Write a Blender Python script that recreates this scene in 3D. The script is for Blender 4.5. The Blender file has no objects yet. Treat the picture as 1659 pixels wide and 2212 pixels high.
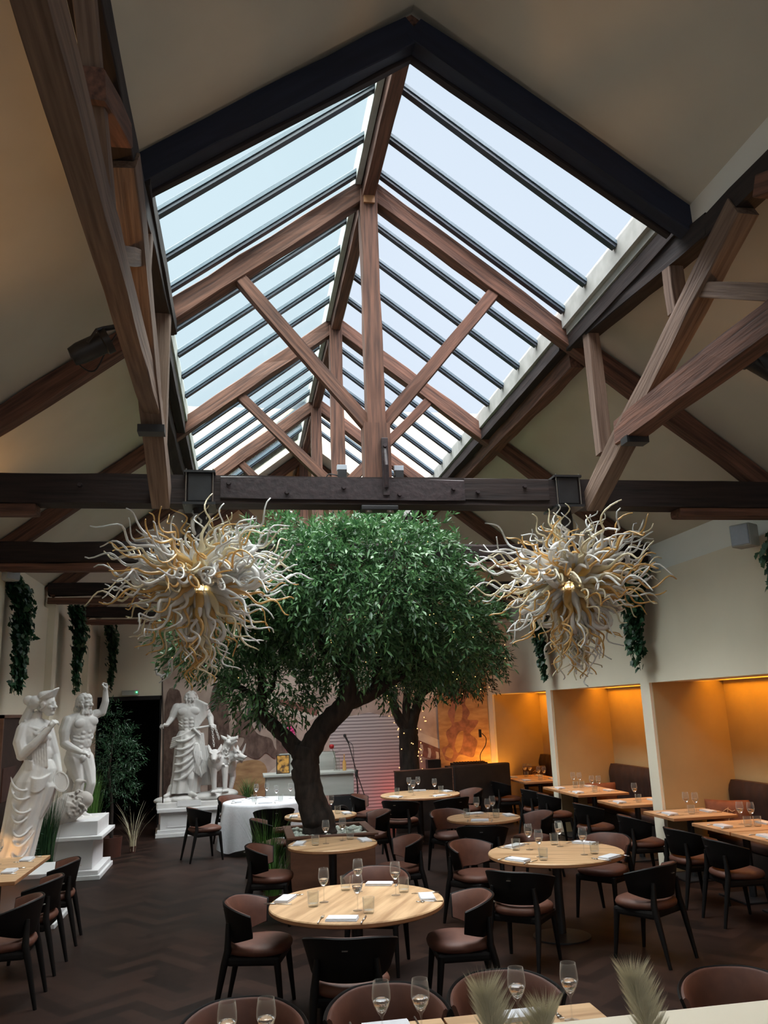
import bpy, bmesh, math, random
import numpy as np
from mathutils import Vector, Matrix
random.seed(7)
PI = math.pi
S = bpy.context.scene
COL = S.collection
def R(d): return math.radians(d)

# ---------------------------------------------------------------- camera
cam = bpy.data.cameras.new('camera'); camo = bpy.data.objects.new('camera', cam); COL.objects.link(camo)
cam.sensor_fit = 'HORIZONTAL'; cam.sensor_width = 36.0; cam.lens = 1764.83 * 36.0 / 1659.0
cam.clip_start = 0.05; cam.clip_end = 200
yaw, pit, rol = 0.1762, 0.2359, -0.0365
_f = Vector((math.sin(yaw)*math.cos(pit), math.cos(yaw)*math.cos(pit), math.sin(pit)))
_r = Vector((math.cos(yaw), -math.sin(yaw), 0)); _u = _r.cross(_f)
_r2 = _r*math.cos(rol) + _u*math.sin(rol); _u2 = -_r*math.sin(rol) + _u*math.cos(rol)
M3 = Matrix((_r2, _u2, -_f)).transposed()
camo.matrix_world = Matrix.Translation((-1.227, 0, 2.15)) @ M3.to_4x4()
S.camera = camo

# ---------------------------------------------------------------- world, sky light, exposure
w = bpy.data.worlds.new('overcast_sky'); S.world = w; w.use_nodes = True
nt = w.node_tree; bg = nt.nodes['Background']
tc = nt.nodes.new('ShaderNodeTexCoord'); nz = nt.nodes.new('ShaderNodeTexNoise'); nz.inputs['Scale'].default_value = 1.3; nz.inputs['Detail'].default_value = 3
rp = nt.nodes.new('ShaderNodeValToRGB')
rp.color_ramp.elements[0].position = .3; rp.color_ramp.elements[0].color = (.62, .73, .82, 1)
rp.color_ramp.elements[1].position = .75; rp.color_ramp.elements[1].color = (.73, .81, .90, 1)
nt.links.new(tc.outputs['Generated'], nz.inputs['Vector']); nt.links.new(nz.outputs['Fac'], rp.inputs['Fac'])
nt.links.new(rp.outputs['Color'], bg.inputs['Color']); bg.inputs['Strength'].default_value = 1.1
sun = bpy.data.lights.new('overcast_daylight', 'SUN'); sun.energy = 26; sun.angle = R(95); sun.color = (1.0, .98, .96)
suno = bpy.data.objects.new('overcast_daylight', sun); COL.objects.link(suno)
suno.rotation_euler = (R(4), R(-3), 0); suno.location = (0, 8, 14)
vs = S.view_settings; S.display_settings.display_device = 'sRGB'
vs.view_transform = 'Standard'; vs.look = 'None'; vs.gamma = 1.0; vs.exposure = 0.0; vs.use_curve_mapping = False

def area(name, loc, rot, sx, sy, e, col):
    l = bpy.data.lights.new(name, 'AREA'); l.shape = 'RECTANGLE'; l.size = sx; l.size_y = sy; l.energy = e; l.color = col
    o = bpy.data.objects.new(name, l); COL.objects.link(o); o.location = loc; o.rotation_euler = rot; return o
def point(name, loc, e, col, r=.05):
    l = bpy.data.lights.new(name, 'POINT'); l.energy = e; l.color = col; l.shadow_soft_size = r
    o = bpy.data.objects.new(name, l); COL.objects.link(o); o.location = loc; return o
def spot(name, loc, target, e, col, ang=60, r=.05, blend=.8):
    l = bpy.data.lights.new(name, 'SPOT'); l.energy = e; l.color = col; l.shadow_soft_size = r; l.spot_size = R(ang); l.spot_blend = blend
    o = bpy.data.objects.new(name, l); COL.objects.link(o); o.location = loc
    o.rotation_euler = (Vector(target)-Vector(loc)).to_track_quat('-Z', 'Y').to_euler(); return o
ORANGE = (1.0, .36, .012)
for i, (a, b) in enumerate(((6.9, 10.4), (10.7, 14.07), (14.34, 17.58), (3.3, 6.6))):      # strips in the slots above the niches
    area('niche_strip_light', (4.98, (a+b)/2, 2.50), (0, R(-12), 0), .10, b-a-.1, 21, ORANGE).data.spread = R(125)
spot('wall_uplight_lamp', (-3.9, 4.7, 3.9), (-2.8, 4.6, 5.3), 75, (1, .50, .16), 95, .1)
spot('wall_uplight_lamp', (-4.0, 8.0, 3.9), (-3.4, 7.9, 4.8), 22, (1, .50, .16), 120, .1)
spot('wall_uplight_lamp', (4.0, 5.2, 4.0), (2.8, 5.15, 5.3), 40, (1, .45, .12), 95, .1)
spot('statue_floor_lamp', (-3.72, 9.45, .45), (-3.62, 10.5, 1.6), 45, (1, .50, .16), 80, .05)
spot('mural_side_lamp', (4.02, 17.45, .25), (3.85, 17.9, 2.2), 190, (1, .42, .06), 110, .05)
point('stage_lamp_red', (2.05, 17.45, .35), 7, (1, .07, .04), .05)
point('stage_lamp_pink', (.62, 16.75, .25), 9, (1, .10, .16), .05)
for cx_ in (-1.6, 1.78):
    point('chandelier_bulb_light', (cx_, 7.2, 3.28), 3.5, (1, .82, .48), .06)
area('added_fill_light', (0, -2.9, 3.6), (R(90), 0, 0), 6.0, 2.6, 28, (.9, .95, 1.0))  # unseen fill light added behind the camera to brighten the foreground

# ---------------------------------------------------------------- materials
MT = {}
def mat(name, col, rough=.6, col2=None, scale=(6, 6, 6), bump=0, metal=0, spec=.5, detail=4, lo=.35, hi=.65, emit=None, estr=0, space='Object', rot=None, sheen=0):
    m = bpy.data.materials.new(name); m.use_nodes = True; t = m.node_tree; b = t.nodes['Principled BSDF']
    b.inputs['Roughness'].default_value = rough; b.inputs['Metallic'].default_value = metal
    b.inputs['Specular IOR Level'].default_value = spec
    b.inputs['Base Color'].default_value = (*col, 1)
    if sheen: b.inputs['Sheen Weight'].default_value = sheen
    if emit: b.inputs['Emission Color'].default_value = (*emit, 1); b.inputs['Emission Strength'].default_value = estr
    c = t.nodes.new('ShaderNodeTexCoord'); mp = t.nodes.new('ShaderNodeMapping'); n = t.nodes.new('ShaderNodeTexNoise')
    mp.inputs['Scale'].default_value = scale; n.inputs['Scale'].default_value = 1.0; n.inputs['Detail'].default_value = detail
    t.links.new(c.outputs[space], mp.inputs['Vector']); t.links.new(mp.outputs['Vector'], n.inputs['Vector'])
    if col2 is None: col2 = tuple(min(1, x*.86) for x in col)
    r = t.nodes.new('ShaderNodeValToRGB'); r.color_ramp.elements[0].position = lo; r.color_ramp.elements[1].position = hi
    r.color_ramp.elements[0].color = (*col2, 1); r.color_ramp.elements[1].color = (*col, 1)
    t.links.new(n.outputs['Fac'], r.inputs['Fac']); t.links.new(r.outputs['Color'], b.inputs['Base Color'])
    if bump:
        bn = t.nodes.new('ShaderNodeBump'); bn.inputs['Strength'].default_value = bump; bn.inputs['Distance'].default_value = .01
        t.links.new(n.outputs['Fac'], bn.inputs['Height']); t.links.new(bn.outputs['Normal'], b.inputs['Normal'])
    MT[name] = m; return m
plaster = mat('ceiling_plaster', (.62, .575, .49), .9, (.585, .54, .46), (2, 2, 2), .05)
wallp = mat('cream_wall_paint', (.82, .745, .60), .9, (.79, .715, .575), (1.5, 1.5, 1.5), .04)
wallw = mat('white_wall_paint', (.86, .85, .80), .9, (.83, .82, .77), (1.5, 1.5, 1.5), .04)
timber = mat('old_timber', (.205, .090, .056), .8, (.055, .024, .016), (2.0, 34, 34), .7, lo=.30, hi=.72, detail=6)
timberd = mat('dark_timber', (.032, .018, .015), .85, (.010, .006, .006), (2.0, 30, 30), .5, lo=.3, hi=.7)
timberg = mat('weathered_grey_timber', (.235, .155, .112), .8, (.10, .058, .04), (1.6, 38, 38), .9, lo=.3, hi=.7, detail=6)
ironp = mat('painted_iron_plate', (.036, .021, .023), .5, (.018, .011, .012), (20, 20, 20), .5)
blackm = mat('black_metal', (.012, .012, .013), .45, (.02, .02, .022), (9, 9, 9))
steel = mat('steel', (.55, .53, .5), .28, (.45, .44, .42), (30, 30, 30), metal=1)
curbw = mat('white_skylight_curb', (.46, .47, .44), .7, (.38, .39, .36), (1, 8, 8))
barg = mat('grey_glazing_bar', (.045, .06, .085), .4, (.03, .042, .06), (4, 4, 4))
barl = mat('light_glazing_bead', (.12, .17, .21), .5, (.09, .13, .16), (4, 4, 4))
leather = mat('brown_leather', (.115, .040, .023), .6, (.09, .031, .018), (14, 14, 14), .08)
chairb = mat('black_stained_wood', (.004, .003, .003), .6, (.006, .0045, .004), (3, 20, 20), .1, spec=.25)
oak = mat('oak_tabletop', (.66, .43, .24), .42, (.38, .215, .105), (1.3, 15, 3), .12, lo=.30, hi=.60, detail=8)
oake = mat('oak_table_edge', (.42, .20, .09), .55, (.30, .14, .06), (2, 9, 9))
linen = mat('white_linen', (.68, .69, .73), .9, (.64, .65, .69), (30, 30, 30), .15)
marble = mat('white_marble', (.64, .625, .605), .62, (.57, .555, .54), (5, 5, 5), .12)
eaglem = mat('grey_stone', (.50, .46, .42), .7, (.42, .39, .36), (7, 7, 7), .25)
plinthm = mat('painted_plinth', (.66, .655, .66), .65, (.61, .605, .61), (3, 3, 3))
bark = mat('olive_bark', (.050, .034, .026), .9, (.014, .010, .009), (16, 16, 5), 1.0, lo=.35, hi=.7, detail=7)
ivym = mat('ivy_leaf', (.035, .090, .034), .45, (.014, .045, .018), (9, 9, 9), spec=.4)
grassm = mat('grass_blade', (.085, .20, .030), .6, (.04, .11, .02), (9, 9, 9))
stemm = mat('stem_green', (.06, .08, .03), .7)
pebble = mat('white_pebble', (.62, .68, .60), .6, (.5, .55, .5), (12, 12, 12))
planterm = mat('planter_wood', (.16, .070, .038), .5, (.11, .045, .025), (3, 12, 12), .1)
plume = mat('dried_plume', (.74, .68, .50), .9, (.60, .54, .38), (14, 14, 14))
sofam = mat('dark_tufted_leather', (.030, .010, .006), .6, (.018, .006, .004), (10, 10, 10), .1)
cushm = mat('rust_cushion_velvet', (.20, .060, .022), .8, (.14, .042, .016), (12, 12, 12), .1)
cushd = mat('dark_cushion_velvet', (.06, .022, .016), .8, (.045, .016, .012), (12, 12, 12))
goldt = mat('gold_thread', (.62, .36, .20), .5)
partm = mat('dark_partition', (.008, .0055, .005), .5, (.024, .016, .014), (4, 4, 4))
terracotta = mat('dark_pot', (.075, .026, .017), .5)
spkw = mat('light_grey_speaker', (.40, .44, .50), .6, (.37, .41, .47), (40, 40, 40))
voidm = mat('dark_passage', (.010, .009, .010), .9, (.014, .012, .012), (3, 3, 3))
pinkm = mat('magenta_petal', (.52, .02, .16), .6); redm = mat('red_petal', (.42, .01, .015), .6)
bulbm = mat('warm_bulb', (1, .8, .5), .5, emit=(1, .55, .2), estr=2.5)
ledm = mat('amber_led', (1, .5, .1), .5, emit=(1, .45, .06), estr=6)
greenled = mat('green_led', (.1, .9, .3), .5, emit=(.08, 1, .3), estr=6)
yellowg = mat('yellow_glass', (.85, .62, .05), .2, (.75, .5, .03), (20, 20, 20), emit=(1, .72, .08), estr=.55)

def glassy(name, tint, gloss=.12, rough=.05):
    m = bpy.data.materials.new(name); m.use_nodes = True; t = m.node_tree
    for n in list(t.nodes): t.nodes.remove(n)
    o = t.nodes.new('ShaderNodeOutputMaterial'); tr = t.nodes.new('ShaderNodeBsdfTransparent'); g = t.nodes.new('ShaderNodeBsdfGlossy')
    fr = t.nodes.new('ShaderNodeLayerWeight'); fr.inputs['Blend'].default_value = gloss
    mx = t.nodes.new('ShaderNodeMixShader'); tr.inputs['Color'].default_value = (*tint, 1); g.inputs['Roughness'].default_value = rough
    t.links.new(fr.outputs[0], mx.inputs[0]); t.links.new(tr.outputs[0], mx.inputs[1]); t.links.new(g.outputs[0], mx.inputs[2]); t.links.new(mx.outputs[0], o.inputs[0])
    return m
paneL = glassy('cyan_roof_glass', (.93, .985, .98), .03)
paneR = glassy('clear_roof_glass', (.97, .98, 1.0), .03)
def realglass(name, col, rough=0.0):
    m = bpy.data.materials.new(name); m.use_nodes = True; b = m.node_tree.nodes['Principled BSDF']
    b.inputs['Base Color'].default_value = (*col, 1); b.inputs['Transmission Weight'].default_value = 1; b.inputs['Roughness'].default_value = rough; b.inputs['IOR'].default_value = 1.47
    return m
def thinglass(name, tint, k):
    m = bpy.data.materials.new(name); m.use_nodes = True; t = m.node_tree
    for n in list(t.nodes): t.nodes.remove(n)
    o = t.nodes.new('ShaderNodeOutputMaterial'); tr = t.nodes.new('ShaderNodeBsdfTransparent'); tr.inputs['Color'].default_value = (*tint, 1)
    p = t.nodes.new('ShaderNodeBsdfPrincipled'); p.inputs['Base Color'].default_value = (.75, .75, .72, 1); p.inputs['Roughness'].default_value = .08
    lw = t.nodes.new('ShaderNodeLayerWeight'); lw.inputs['Blend'].default_value = .5; pw = t.nodes.new('ShaderNodeMath'); pw.operation = 'POWER'; pw.inputs[1].default_value = 3.2
    ml = t.nodes.new('ShaderNodeMath'); ml.operation = 'MULTIPLY_ADD'; ml.inputs[1].default_value = k; ml.inputs[2].default_value = .04; mx = t.nodes.new('ShaderNodeMixShader')
    t.links.new(lw.outputs['Facing'], pw.inputs[0]); t.links.new(pw.outputs[0], ml.inputs[0]); t.links.new(ml.outputs[0], mx.inputs[0]); t.links.new(tr.outputs[0], mx.inputs[1]); t.links.new(p.outputs[0], mx.inputs[2]); t.links.new(mx.outputs[0], o.inputs[0]); return m
stemware = thinglass('clear_stemware_glass', (.96, .96, .96), .55); cutglass = thinglass('cut_crystal_glass', (.93, .94, .93), .75); lensglass = realglass('added_bowl_lens', (1, 1, 1))
def blown(name, col, tr):
    m = bpy.data.materials.new(name); m.use_nodes = True; b = m.node_tree.nodes['Principled BSDF']
    b.inputs['Base Color'].default_value = (*col, 1); b.inputs['Roughness'].default_value = .14; b.inputs['Transmission Weight'].default_value = tr
    b.inputs['Subsurface Weight'].default_value = 0; b.inputs['Coat Weight'].default_value = .6; b.inputs['Coat Roughness'].default_value = .05
    return m
gl_white = blown('milky_white_glass', (.88, .88, .86), .45); gl_amber = blown('amber_glass', (.86, .54, .19), .5); gl_clear = blown('pale_clear_glass', (.90, .81, .58), .5)

def leafmat(name, c1, c2, gloss=.35):
    m = bpy.data.materials.new(name); m.use_nodes = True; t = m.node_tree
    for n in list(t.nodes): t.nodes.remove(n)
    o = t.nodes.new('ShaderNodeOutputMaterial'); p = t.nodes.new('ShaderNodeBsdfPrincipled'); tl = t.nodes.new('ShaderNodeBsdfTranslucent'); mx = t.nodes.new('ShaderNodeMixShader')
    at = t.nodes.new('ShaderNodeAttribute'); at.attribute_name = 'tone'; r = t.nodes.new('ShaderNodeValToRGB')
    r.color_ramp.elements[0].color = (*c1, 1); r.color_ramp.elements[1].color = (*c2, 1)
    t.links.new(at.outputs['Fac'], r.inputs['Fac']); t.links.new(r.outputs[0], p.inputs['Base Color']); t.links.new(r.outputs[0], tl.inputs['Color'])
    p.inputs['Roughness'].default_value = gloss; mx.inputs[0].default_value = .22
    t.links.new(p.outputs[0], mx.inputs[1]); t.links.new(tl.outputs[0], mx.inputs[2]); t.links.new(mx.outputs[0], o.inputs[0]); return m
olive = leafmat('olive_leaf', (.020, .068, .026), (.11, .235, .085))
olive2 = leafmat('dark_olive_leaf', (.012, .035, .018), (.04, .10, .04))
ivyl = leafmat('ivy_leaf_green', (.012, .045, .022), (.04, .12, .05))
def tonemat(name, c1, c2, rough, bump=0, scale=(3, 3, 3)):
    m = bpy.data.materials.new(name); m.use_nodes = True; t = m.node_tree; p = t.nodes['Principled BSDF']
    at = t.nodes.new('ShaderNodeAttribute'); at.attribute_name = 'tone'; r = t.nodes.new('ShaderNodeValToRGB')
    r.color_ramp.elements[0].color = (*c1, 1); r.color_ramp.elements[1].color = (*c2, 1)
    c = t.nodes.new('ShaderNodeTexCoord'); n = t.nodes.new('ShaderNodeTexNoise'); n.inputs['Scale'].default_value = 9; n.inputs['Detail'].default_value = 5
    mth = t.nodes.new('ShaderNodeMath'); mth.operation = 'MULTIPLY_ADD'; mth.inputs[1].default_value = .6; mth.inputs[2].default_value = -.3
    ad = t.nodes.new('ShaderNodeMath'); ad.operation = 'ADD'
    t.links.new(c.outputs['Object'], n.inputs['Vector']); t.links.new(n.outputs['Fac'], mth.inputs[0]); t.links.new(mth.outputs[0], ad.inputs[0]); t.links.new(at.outputs['Fac'], ad.inputs[1])
    t.links.new(ad.outputs[0], r.inputs['Fac']); t.links.new(r.outputs[0], p.inputs['Base Color']); p.inputs['Roughness'].default_value = rough; p.inputs['Specular IOR Level'].default_value = .22; return m
floorm = tonemat('herringbone_floor', (.007, .0032, .0024), (.034, .0165, .0118), .5)

# ---------------------------------------------------------------- helpers
def box(bm, c, s, bev=0, rz=0):
    r = bmesh.ops.create_cube(bm, size=1.0); vs_ = r['verts']
    M = Matrix.Translation(c) @ Matrix.Rotation(rz, 4, 'Z') @ Matrix.Diagonal((*s, 1))
    bmesh.ops.transform(bm, matrix=M, verts=vs_)
    if bev:
        es = list({e for v in vs_ for e in v.link_edges}); bmesh.ops.bevel(bm, geom=es, offset=bev, segments=2, affect='EDGES', profile=.6)
def bb(bm, a, b, bev=0):
    box(bm, tuple((a[i]+b[i])/2 for i in range(3)), tuple(abs(b[i]-a[i]) for i in range(3)), bev)
def lathe(bm, prof, seg=24, c=(0, 0, 0), mod=None):
    rings = []
    for (r, z) in prof:
        rings.append([bm.verts.new((c[0]+(r*(1+(mod(i, z) if mod else 0)))*math.cos(2*PI*i/seg), c[1]+(r*(1+(mod(i, z) if mod else 0)))*math.sin(2*PI*i/seg), c[2]+z)) for i in range(seg)])
    for a, b in zip(rings, rings[1:]):
        for i in range(seg):
            bm.faces.new((a[i], a[(i+1) % seg], b[(i+1) % seg], b[i]))
    for rg, fl in ((rings[0], True), (rings[-1], False)):
        if prof[0 if fl else -1][0] > 1e-4: bm.faces.new(rg[::-1] if fl else rg)
def tube(bm, pts, rad, seg=8, caps=True):
    pts = [Vector(p) for p in pts]; n = len(pts)
    if not hasattr(rad, '__len__'): rad = [rad]*n
    rings = []; up = Vector((.13, .21, 1)).normalized()
    t0 = (pts[1]-pts[0]).normalized(); x = t0.cross(up)
    if x.length < .1: x = t0.cross(Vector((1, 0, 0)))
    x.normalize()
    for i, p in enumerate(pts):
        t = (pts[min(i+1, n-1)]-pts[max(i-1, 0)]).normalized()
        x = (x - t*x.dot(t)); x.normalize(); y = t.cross(x)
        rings.append([bm.verts.new(p + (x*math.cos(2*PI*k/seg)+y*math.sin(2*PI*k/seg))*rad[i]) for k in range(seg)])
    for a, b in zip(rings, rings[1:]):
        for k in range(seg): bm.faces.new((a[k], a[(k+1) % seg], b[(k+1) % seg], b[k]))
    if caps: bm.faces.new(rings[0][::-1]); bm.faces.new(rings[-1])
def prism(bm, poly, z0, z1):
    a = [bm.verts.new((x, y, z0)) for x, y in poly]; b = [bm.verts.new((x, y, z1)) for x, y in poly]; n = len(poly)
    bm.faces.new(a[::-1]); bm.faces.new(b)
    for i in range(n): bm.faces.new((a[i], a[(i+1) % n], b[(i+1) % n], b[i]))
def crv(p, n=8):                                                # Catmull-Rom through points
    p = [Vector(q) for q in p]; q = [p[0]*2-p[1]] + p + [p[-1]*2-p[-2]]; out = []
    for i in range(1, len(q)-2):
        for k in range(n):
            t = k/n; a, b, c, d = q[i-1], q[i], q[i+1], q[i+2]
            out.append(.5*((2*b)+(c-a)*t+(2*a-5*b+4*c-d)*t*t+(3*b-a-3*c+d)*t**3))
    out.append(p[-1]); return out
def NB(): return bmesh.new()
def obj(name, bm, m, parent=None, smooth=False, ang=None, loc=None):
    bmesh.ops.recalc_face_normals(bm, faces=bm.faces)
    me = bpy.data.meshes.new(name); bm.to_mesh(me); bm.free()
    for mm in (m if isinstance(m, (list, tuple)) else [m]): me.materials.append(mm)
    if smooth:
        me.polygons.foreach_set('use_smooth', [True]*len(me.polygons))
        if ang: me.set_sharp_from_angle(angle=R(ang))
    o = bpy.data.objects.new(name, me); COL.objects.link(o)
    if parent: o.parent = parent
    if loc: o.location = loc
    return o
def tag(o, label, cat, group=None, kind=None):
    o['label'] = label; o['category'] = cat
    if group: o['group'] = group
    if kind: o['kind'] = kind
    return o
def thing(name, label, cat, loc=(0, 0, 0), rz=0, group=None):
    o = bpy.data.objects.new(name, None); COL.objects.link(o); o.location = loc; o.rotation_euler = (0, 0, rz); o.empty_display_size = .1
    return tag(o, label, cat, group)
def struct(name, bm, m, parent=None, label=None, **k):
    o = obj(name, bm, m, parent, **k)
    if not parent: o['kind'] = 'structure'
    if label: o['label'] = label
    return o
def dup(o, loc=None, rz=None, label=None, group=None, parent=None):
    c = o.copy(); COL.objects.link(c)
    if parent: c.parent = parent
    if loc is not None: c.location = loc
    if rz is not None: c.rotation_euler = (0, 0, rz)
    if label: c['label'] = label
    if group: c['group'] = group
    for ch in list(o.children): dup(ch, parent=c)
    return c
bseed = [0]
def beam(name, p0, p1, w_, h, m, parent=None, jit=.006, up=(0, 0, 1), n=None, bev=.008, ploc=(0, 0, 0)):
    """rough-sawn timber from p0 to p1, local x along its length"""
    p0 = Vector(p0); p1 = Vector(p1); d = p1-p0; L = d.length; x = d.normalized(); u = Vector(up)
    z = (u - x*u.dot(x)).normalized(); y = z.cross(x)
    bseed[0] += 1; rnd = random.Random(bseed[0]); n = n or max(2, int(L/.35)); bm = NB(); rings = []
    for i in range(n+1):
        t = L*i/n; j = lambda: rnd.uniform(-jit, jit); rings.append([bm.verts.new((t, sy*w_/2+j(), sz*h/2+j())) for sy, sz in ((-1, -1), (1, -1), (1, 1), (-1, 1))])
    for a, b in zip(rings, rings[1:]):
        for k in range(4): bm.faces.new((a[k], a[(k+1) % 4], b[(k+1) % 4], b[k]))
    bm.faces.new(rings[0][::-1]); bm.faces.new(rings[-1])
    if bev:
        es = [e for e in bm.edges if abs((e.verts[0].co-e.verts[1].co).normalized().x) > .8]
        bmesh.ops.bevel(bm, geom=es, offset=bev, segments=1, affect='EDGES')
    o = obj(name, bm, m, parent)
    M = Matrix((x, y, z)).transposed().to_4x4(); M.translation = p0 - Vector(ploc); o.matrix_local = M
    return o
# ---------------------------------------------------------------- the room
Y0, YE = -3.0, 18.0; XW = 4.15; RS, RZ = .774, 7.42
def roofz(x): return RZ - RS*abs(x)
# herringbone floor: one mesh of boards, tone per board
Lb, Wb = .56, .14; V = []; F = []; T = []; rn = random.Random(3)
def board(p, ax, ay):
    b = len(V); V.extend([(p[0], p[1], 0), (p[0]+ax[0], p[1]+ax[1], 0), (p[0]+ax[0]+ay[0], p[1]+ax[1]+ay[1], 0), (p[0]+ay[0], p[1]+ay[1], 0)])
    F.append((b, b+1, b+2, b+3)); T.append(rn.uniform(.15, .9))
c45 = math.cos(R(38)); s45 = math.sin(R(38)); nq = int(Lb/Wb)
def rt(x, y): return (x*c45-y*s45, x*s45+y*c45)
for i in range(-95, 95):
    for k in range(-24, 24):
        # staircase rows of the classic herringbone
        ox = i*Wb + k*2*Lb*0.5*2; oy = i*Wb
        a = rt(ox, oy)
        for (sx, sy, dx, dy) in ((0, 0, Lb, Wb), (Lb-0, Wb-Lb, Wb, Lb)):
            q = rt(ox+sx, oy+sy); cxm = q[0]-0.0; cym = q[1]+7.5
            if -5.6 < cxm < 6.4 and Y0-1 < cym < 23:
                e1 = rt(dx, 0); e2 = rt(0, dy); board((cxm, cym), e1, e2)
me = bpy.data.meshes.new('floor'); me.from_pydata(V, [], F); at = me.attributes.new('tone', 'FLOAT', 'FACE'); at.data.foreach_set('value', T); me.materials.append(floorm)
bmf = bmesh.new(); bmf.from_mesh(me)
for cn, no in (((-4.3, 0, 0), (-1, 0, 0)), ((5.4, 0, 0), (1, 0, 0)), ((0, Y0, 0), (0, -1, 0)), ((0, 21.5, 0), (0, 1, 0))):
    bmesh.ops.bisect_plane(bmf, geom=bmf.verts[:]+bmf.edges[:]+bmf.faces[:], plane_co=cn, plane_no=no, clear_outer=True)
bmf.to_mesh(me); bmf.free()
fl = bpy.data.objects.new('floor', me); COL.objects.link(fl); fl['kind'] = 'structure'
bm = NB(); bb(bm, (-4.4, Y0-.1, -.2), (5.5, 21.5, -.004)); struct('floor', bm, voidm)
# left wall: thicker lower part with a ledge, shallow piers under the tie beams
bm = NB(); bb(bm, (-4.5, Y0, 0), (-XW, YE, 3.82)); bb(bm, (-4.5, Y0, 3.82), (-4.21, YE, 4.75))
for y in (7.2, 10.2, 13.2, 16.2): bb(bm, (-4.2, y-.02, 0), (-XW+.10, y+.24, 3.92))
struct('wall_left', bm, wallp)
bm = NB()
bb(bm, (XW, Y0, 2.36), (4.80, YE, 3.78)); bb(bm, (4.80, Y0, 2.62), (5.4, YE, 3.78)); bb(bm, (5.16, Y0, 2.36), (5.4, YE, 2.62))
for a, b in ((17.6, 18.1), (14.09, 14.32), (10.43, 10.69), (6.62, 6.88), (Y0, 3.2)): bb(bm, (XW, a, 0), (5.22, b, 2.36))
struct('wall_right', bm, wallp)
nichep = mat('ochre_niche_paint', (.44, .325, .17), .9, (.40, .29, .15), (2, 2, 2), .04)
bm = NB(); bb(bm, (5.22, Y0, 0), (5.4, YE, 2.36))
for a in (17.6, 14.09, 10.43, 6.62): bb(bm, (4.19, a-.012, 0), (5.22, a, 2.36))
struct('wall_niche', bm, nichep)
bm = NB(); bb(bm, (4.21, Y0, 3.78), (5.4, YE, 4.75)); struct('trim_1', bm, wallw)
for a, b in ((6.9, 10.4), (10.7, 14.07), (14.34, 17.58)):
    bm = NB(); bb(bm, (4.99, a+.04, 2.58), (5.03, b-.04, 2.60)); tag(obj('light_strip', bm, ledm), {6.9: 'amber strip light above the nearest right-hand niche', 10.7: 'amber strip light above the middle right-hand niche', 14.34: 'amber strip light above the farthest right-hand niche'}[a], 'strip light', 'amber strip lights above the niches')
# back wall with a dark passage at the left
bm = NB(); bb(bm, (-2.84, YE, 0), (5.4, YE+.2, 9)); bb(bm, (-4.5, YE, 2.55), (-2.84, YE+.2, 9)); struct('wall_back', bm, wallp)
bm = NB(); bb(bm, (-4.5, YE+.2, 0), (-4.4, 21.5, 3)); bb(bm, (-2.6, YE+.2, 0), (-2.5, 21.5, 3)); bb(bm, (-4.5, 21.4, 0), (-2.5, 21.5, 3)); bb(bm, (-4.5, YE+.2, 2.9), (-2.5, 21.5, 3)); struct('wall_passage', bm, voidm)
bm = NB(); bb(bm, (-4.3, 17.97, 0), (-4.12, YE+.02, 2.56)); bb(bm, (-2.9, 17.97, 0), (-2.84, YE+.02, 2.56)); bb(bm, (-4.3, 17.97, 2.5), (-2.84, YE+.02, 2.58)); struct('door_1', bm, voidm)
# front wall behind the camera, with a wide opening added to let in fill light
bm = NB(); bb(bm, (-4.5, Y0-.2, 0), (5.4, Y0, 2.2)); bb(bm, (-4.5, Y0-.2, 5.0), (5.4, Y0, 9)); bb(bm, (-4.5, Y0-.2, 2.2), (-3.1, Y0, 5)); bb(bm, (3.1, Y0-.2, 2.2), (5.4, Y0, 5)); struct('wall_front', bm, wallp)
# roof slopes
def slope(bm, xa, xb, ya, yb, za, zb, t=.12):
    P = [(xa, ya, za), (xb, ya, zb), (xb, yb, zb), (xa, yb, za)]
    a = [bm.verts.new(p) for p in P]; b = [bm.verts.new((p[0], p[1], p[2]+t)) for p in P]
    bm.faces.new(a); bm.faces.new(b[::-1])
    for i in range(4): bm.faces.new((a[i], a[(i+1) % 4], b[(i+1) % 4], b[i]))
bm = NB()
for s in (-1, 1):
    slope(bm, s*2.0, s*4.4, Y0, YE, roofz(2.0), roofz(4.4))
    slope(bm, 0, s*2.03, 15.6, YE, roofz(0), roofz(2.03))
    slope(bm, 0, s*2.05, Y0, 5.02, 7.20, 7.20-.74*2.05)
    slope(bm, s*4.2, s*5.4, Y0, YE, 4.35, 4.35)
for s in (-1, 1):                                   # closing boards over the gable ends of the skylight
    slope(bm, 0, s*2.05, 15.55, 15.62, RZ-.02, roofz(2.05)-.02, .10); slope(bm, 0, s*2.05, 4.86, 4.93, 7.2, 7.2-.74*2.05, .6)
struct('ceiling', bm, plaster)
bm = NB()
for s in (-1, 1):
    a = [bm.verts.new(p) for p in ((s*2.03, Y0, 5.24), (s*2.03, 5.0, 5.44), (s*2.03, 5.0, 5.95), (s*2.03, Y0, 5.95))]
    b = [bm.verts.new(v.co+Vector((s*.05, 0, 0))) for v in a]; bm.faces.new(a); bm.faces.new(b)
    for i in range(4): bm.faces.new((a[i], a[(i+1) % 4], b[(i+1) % 4], b[i]))
struct('trim_2', bm, wallw)
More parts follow.
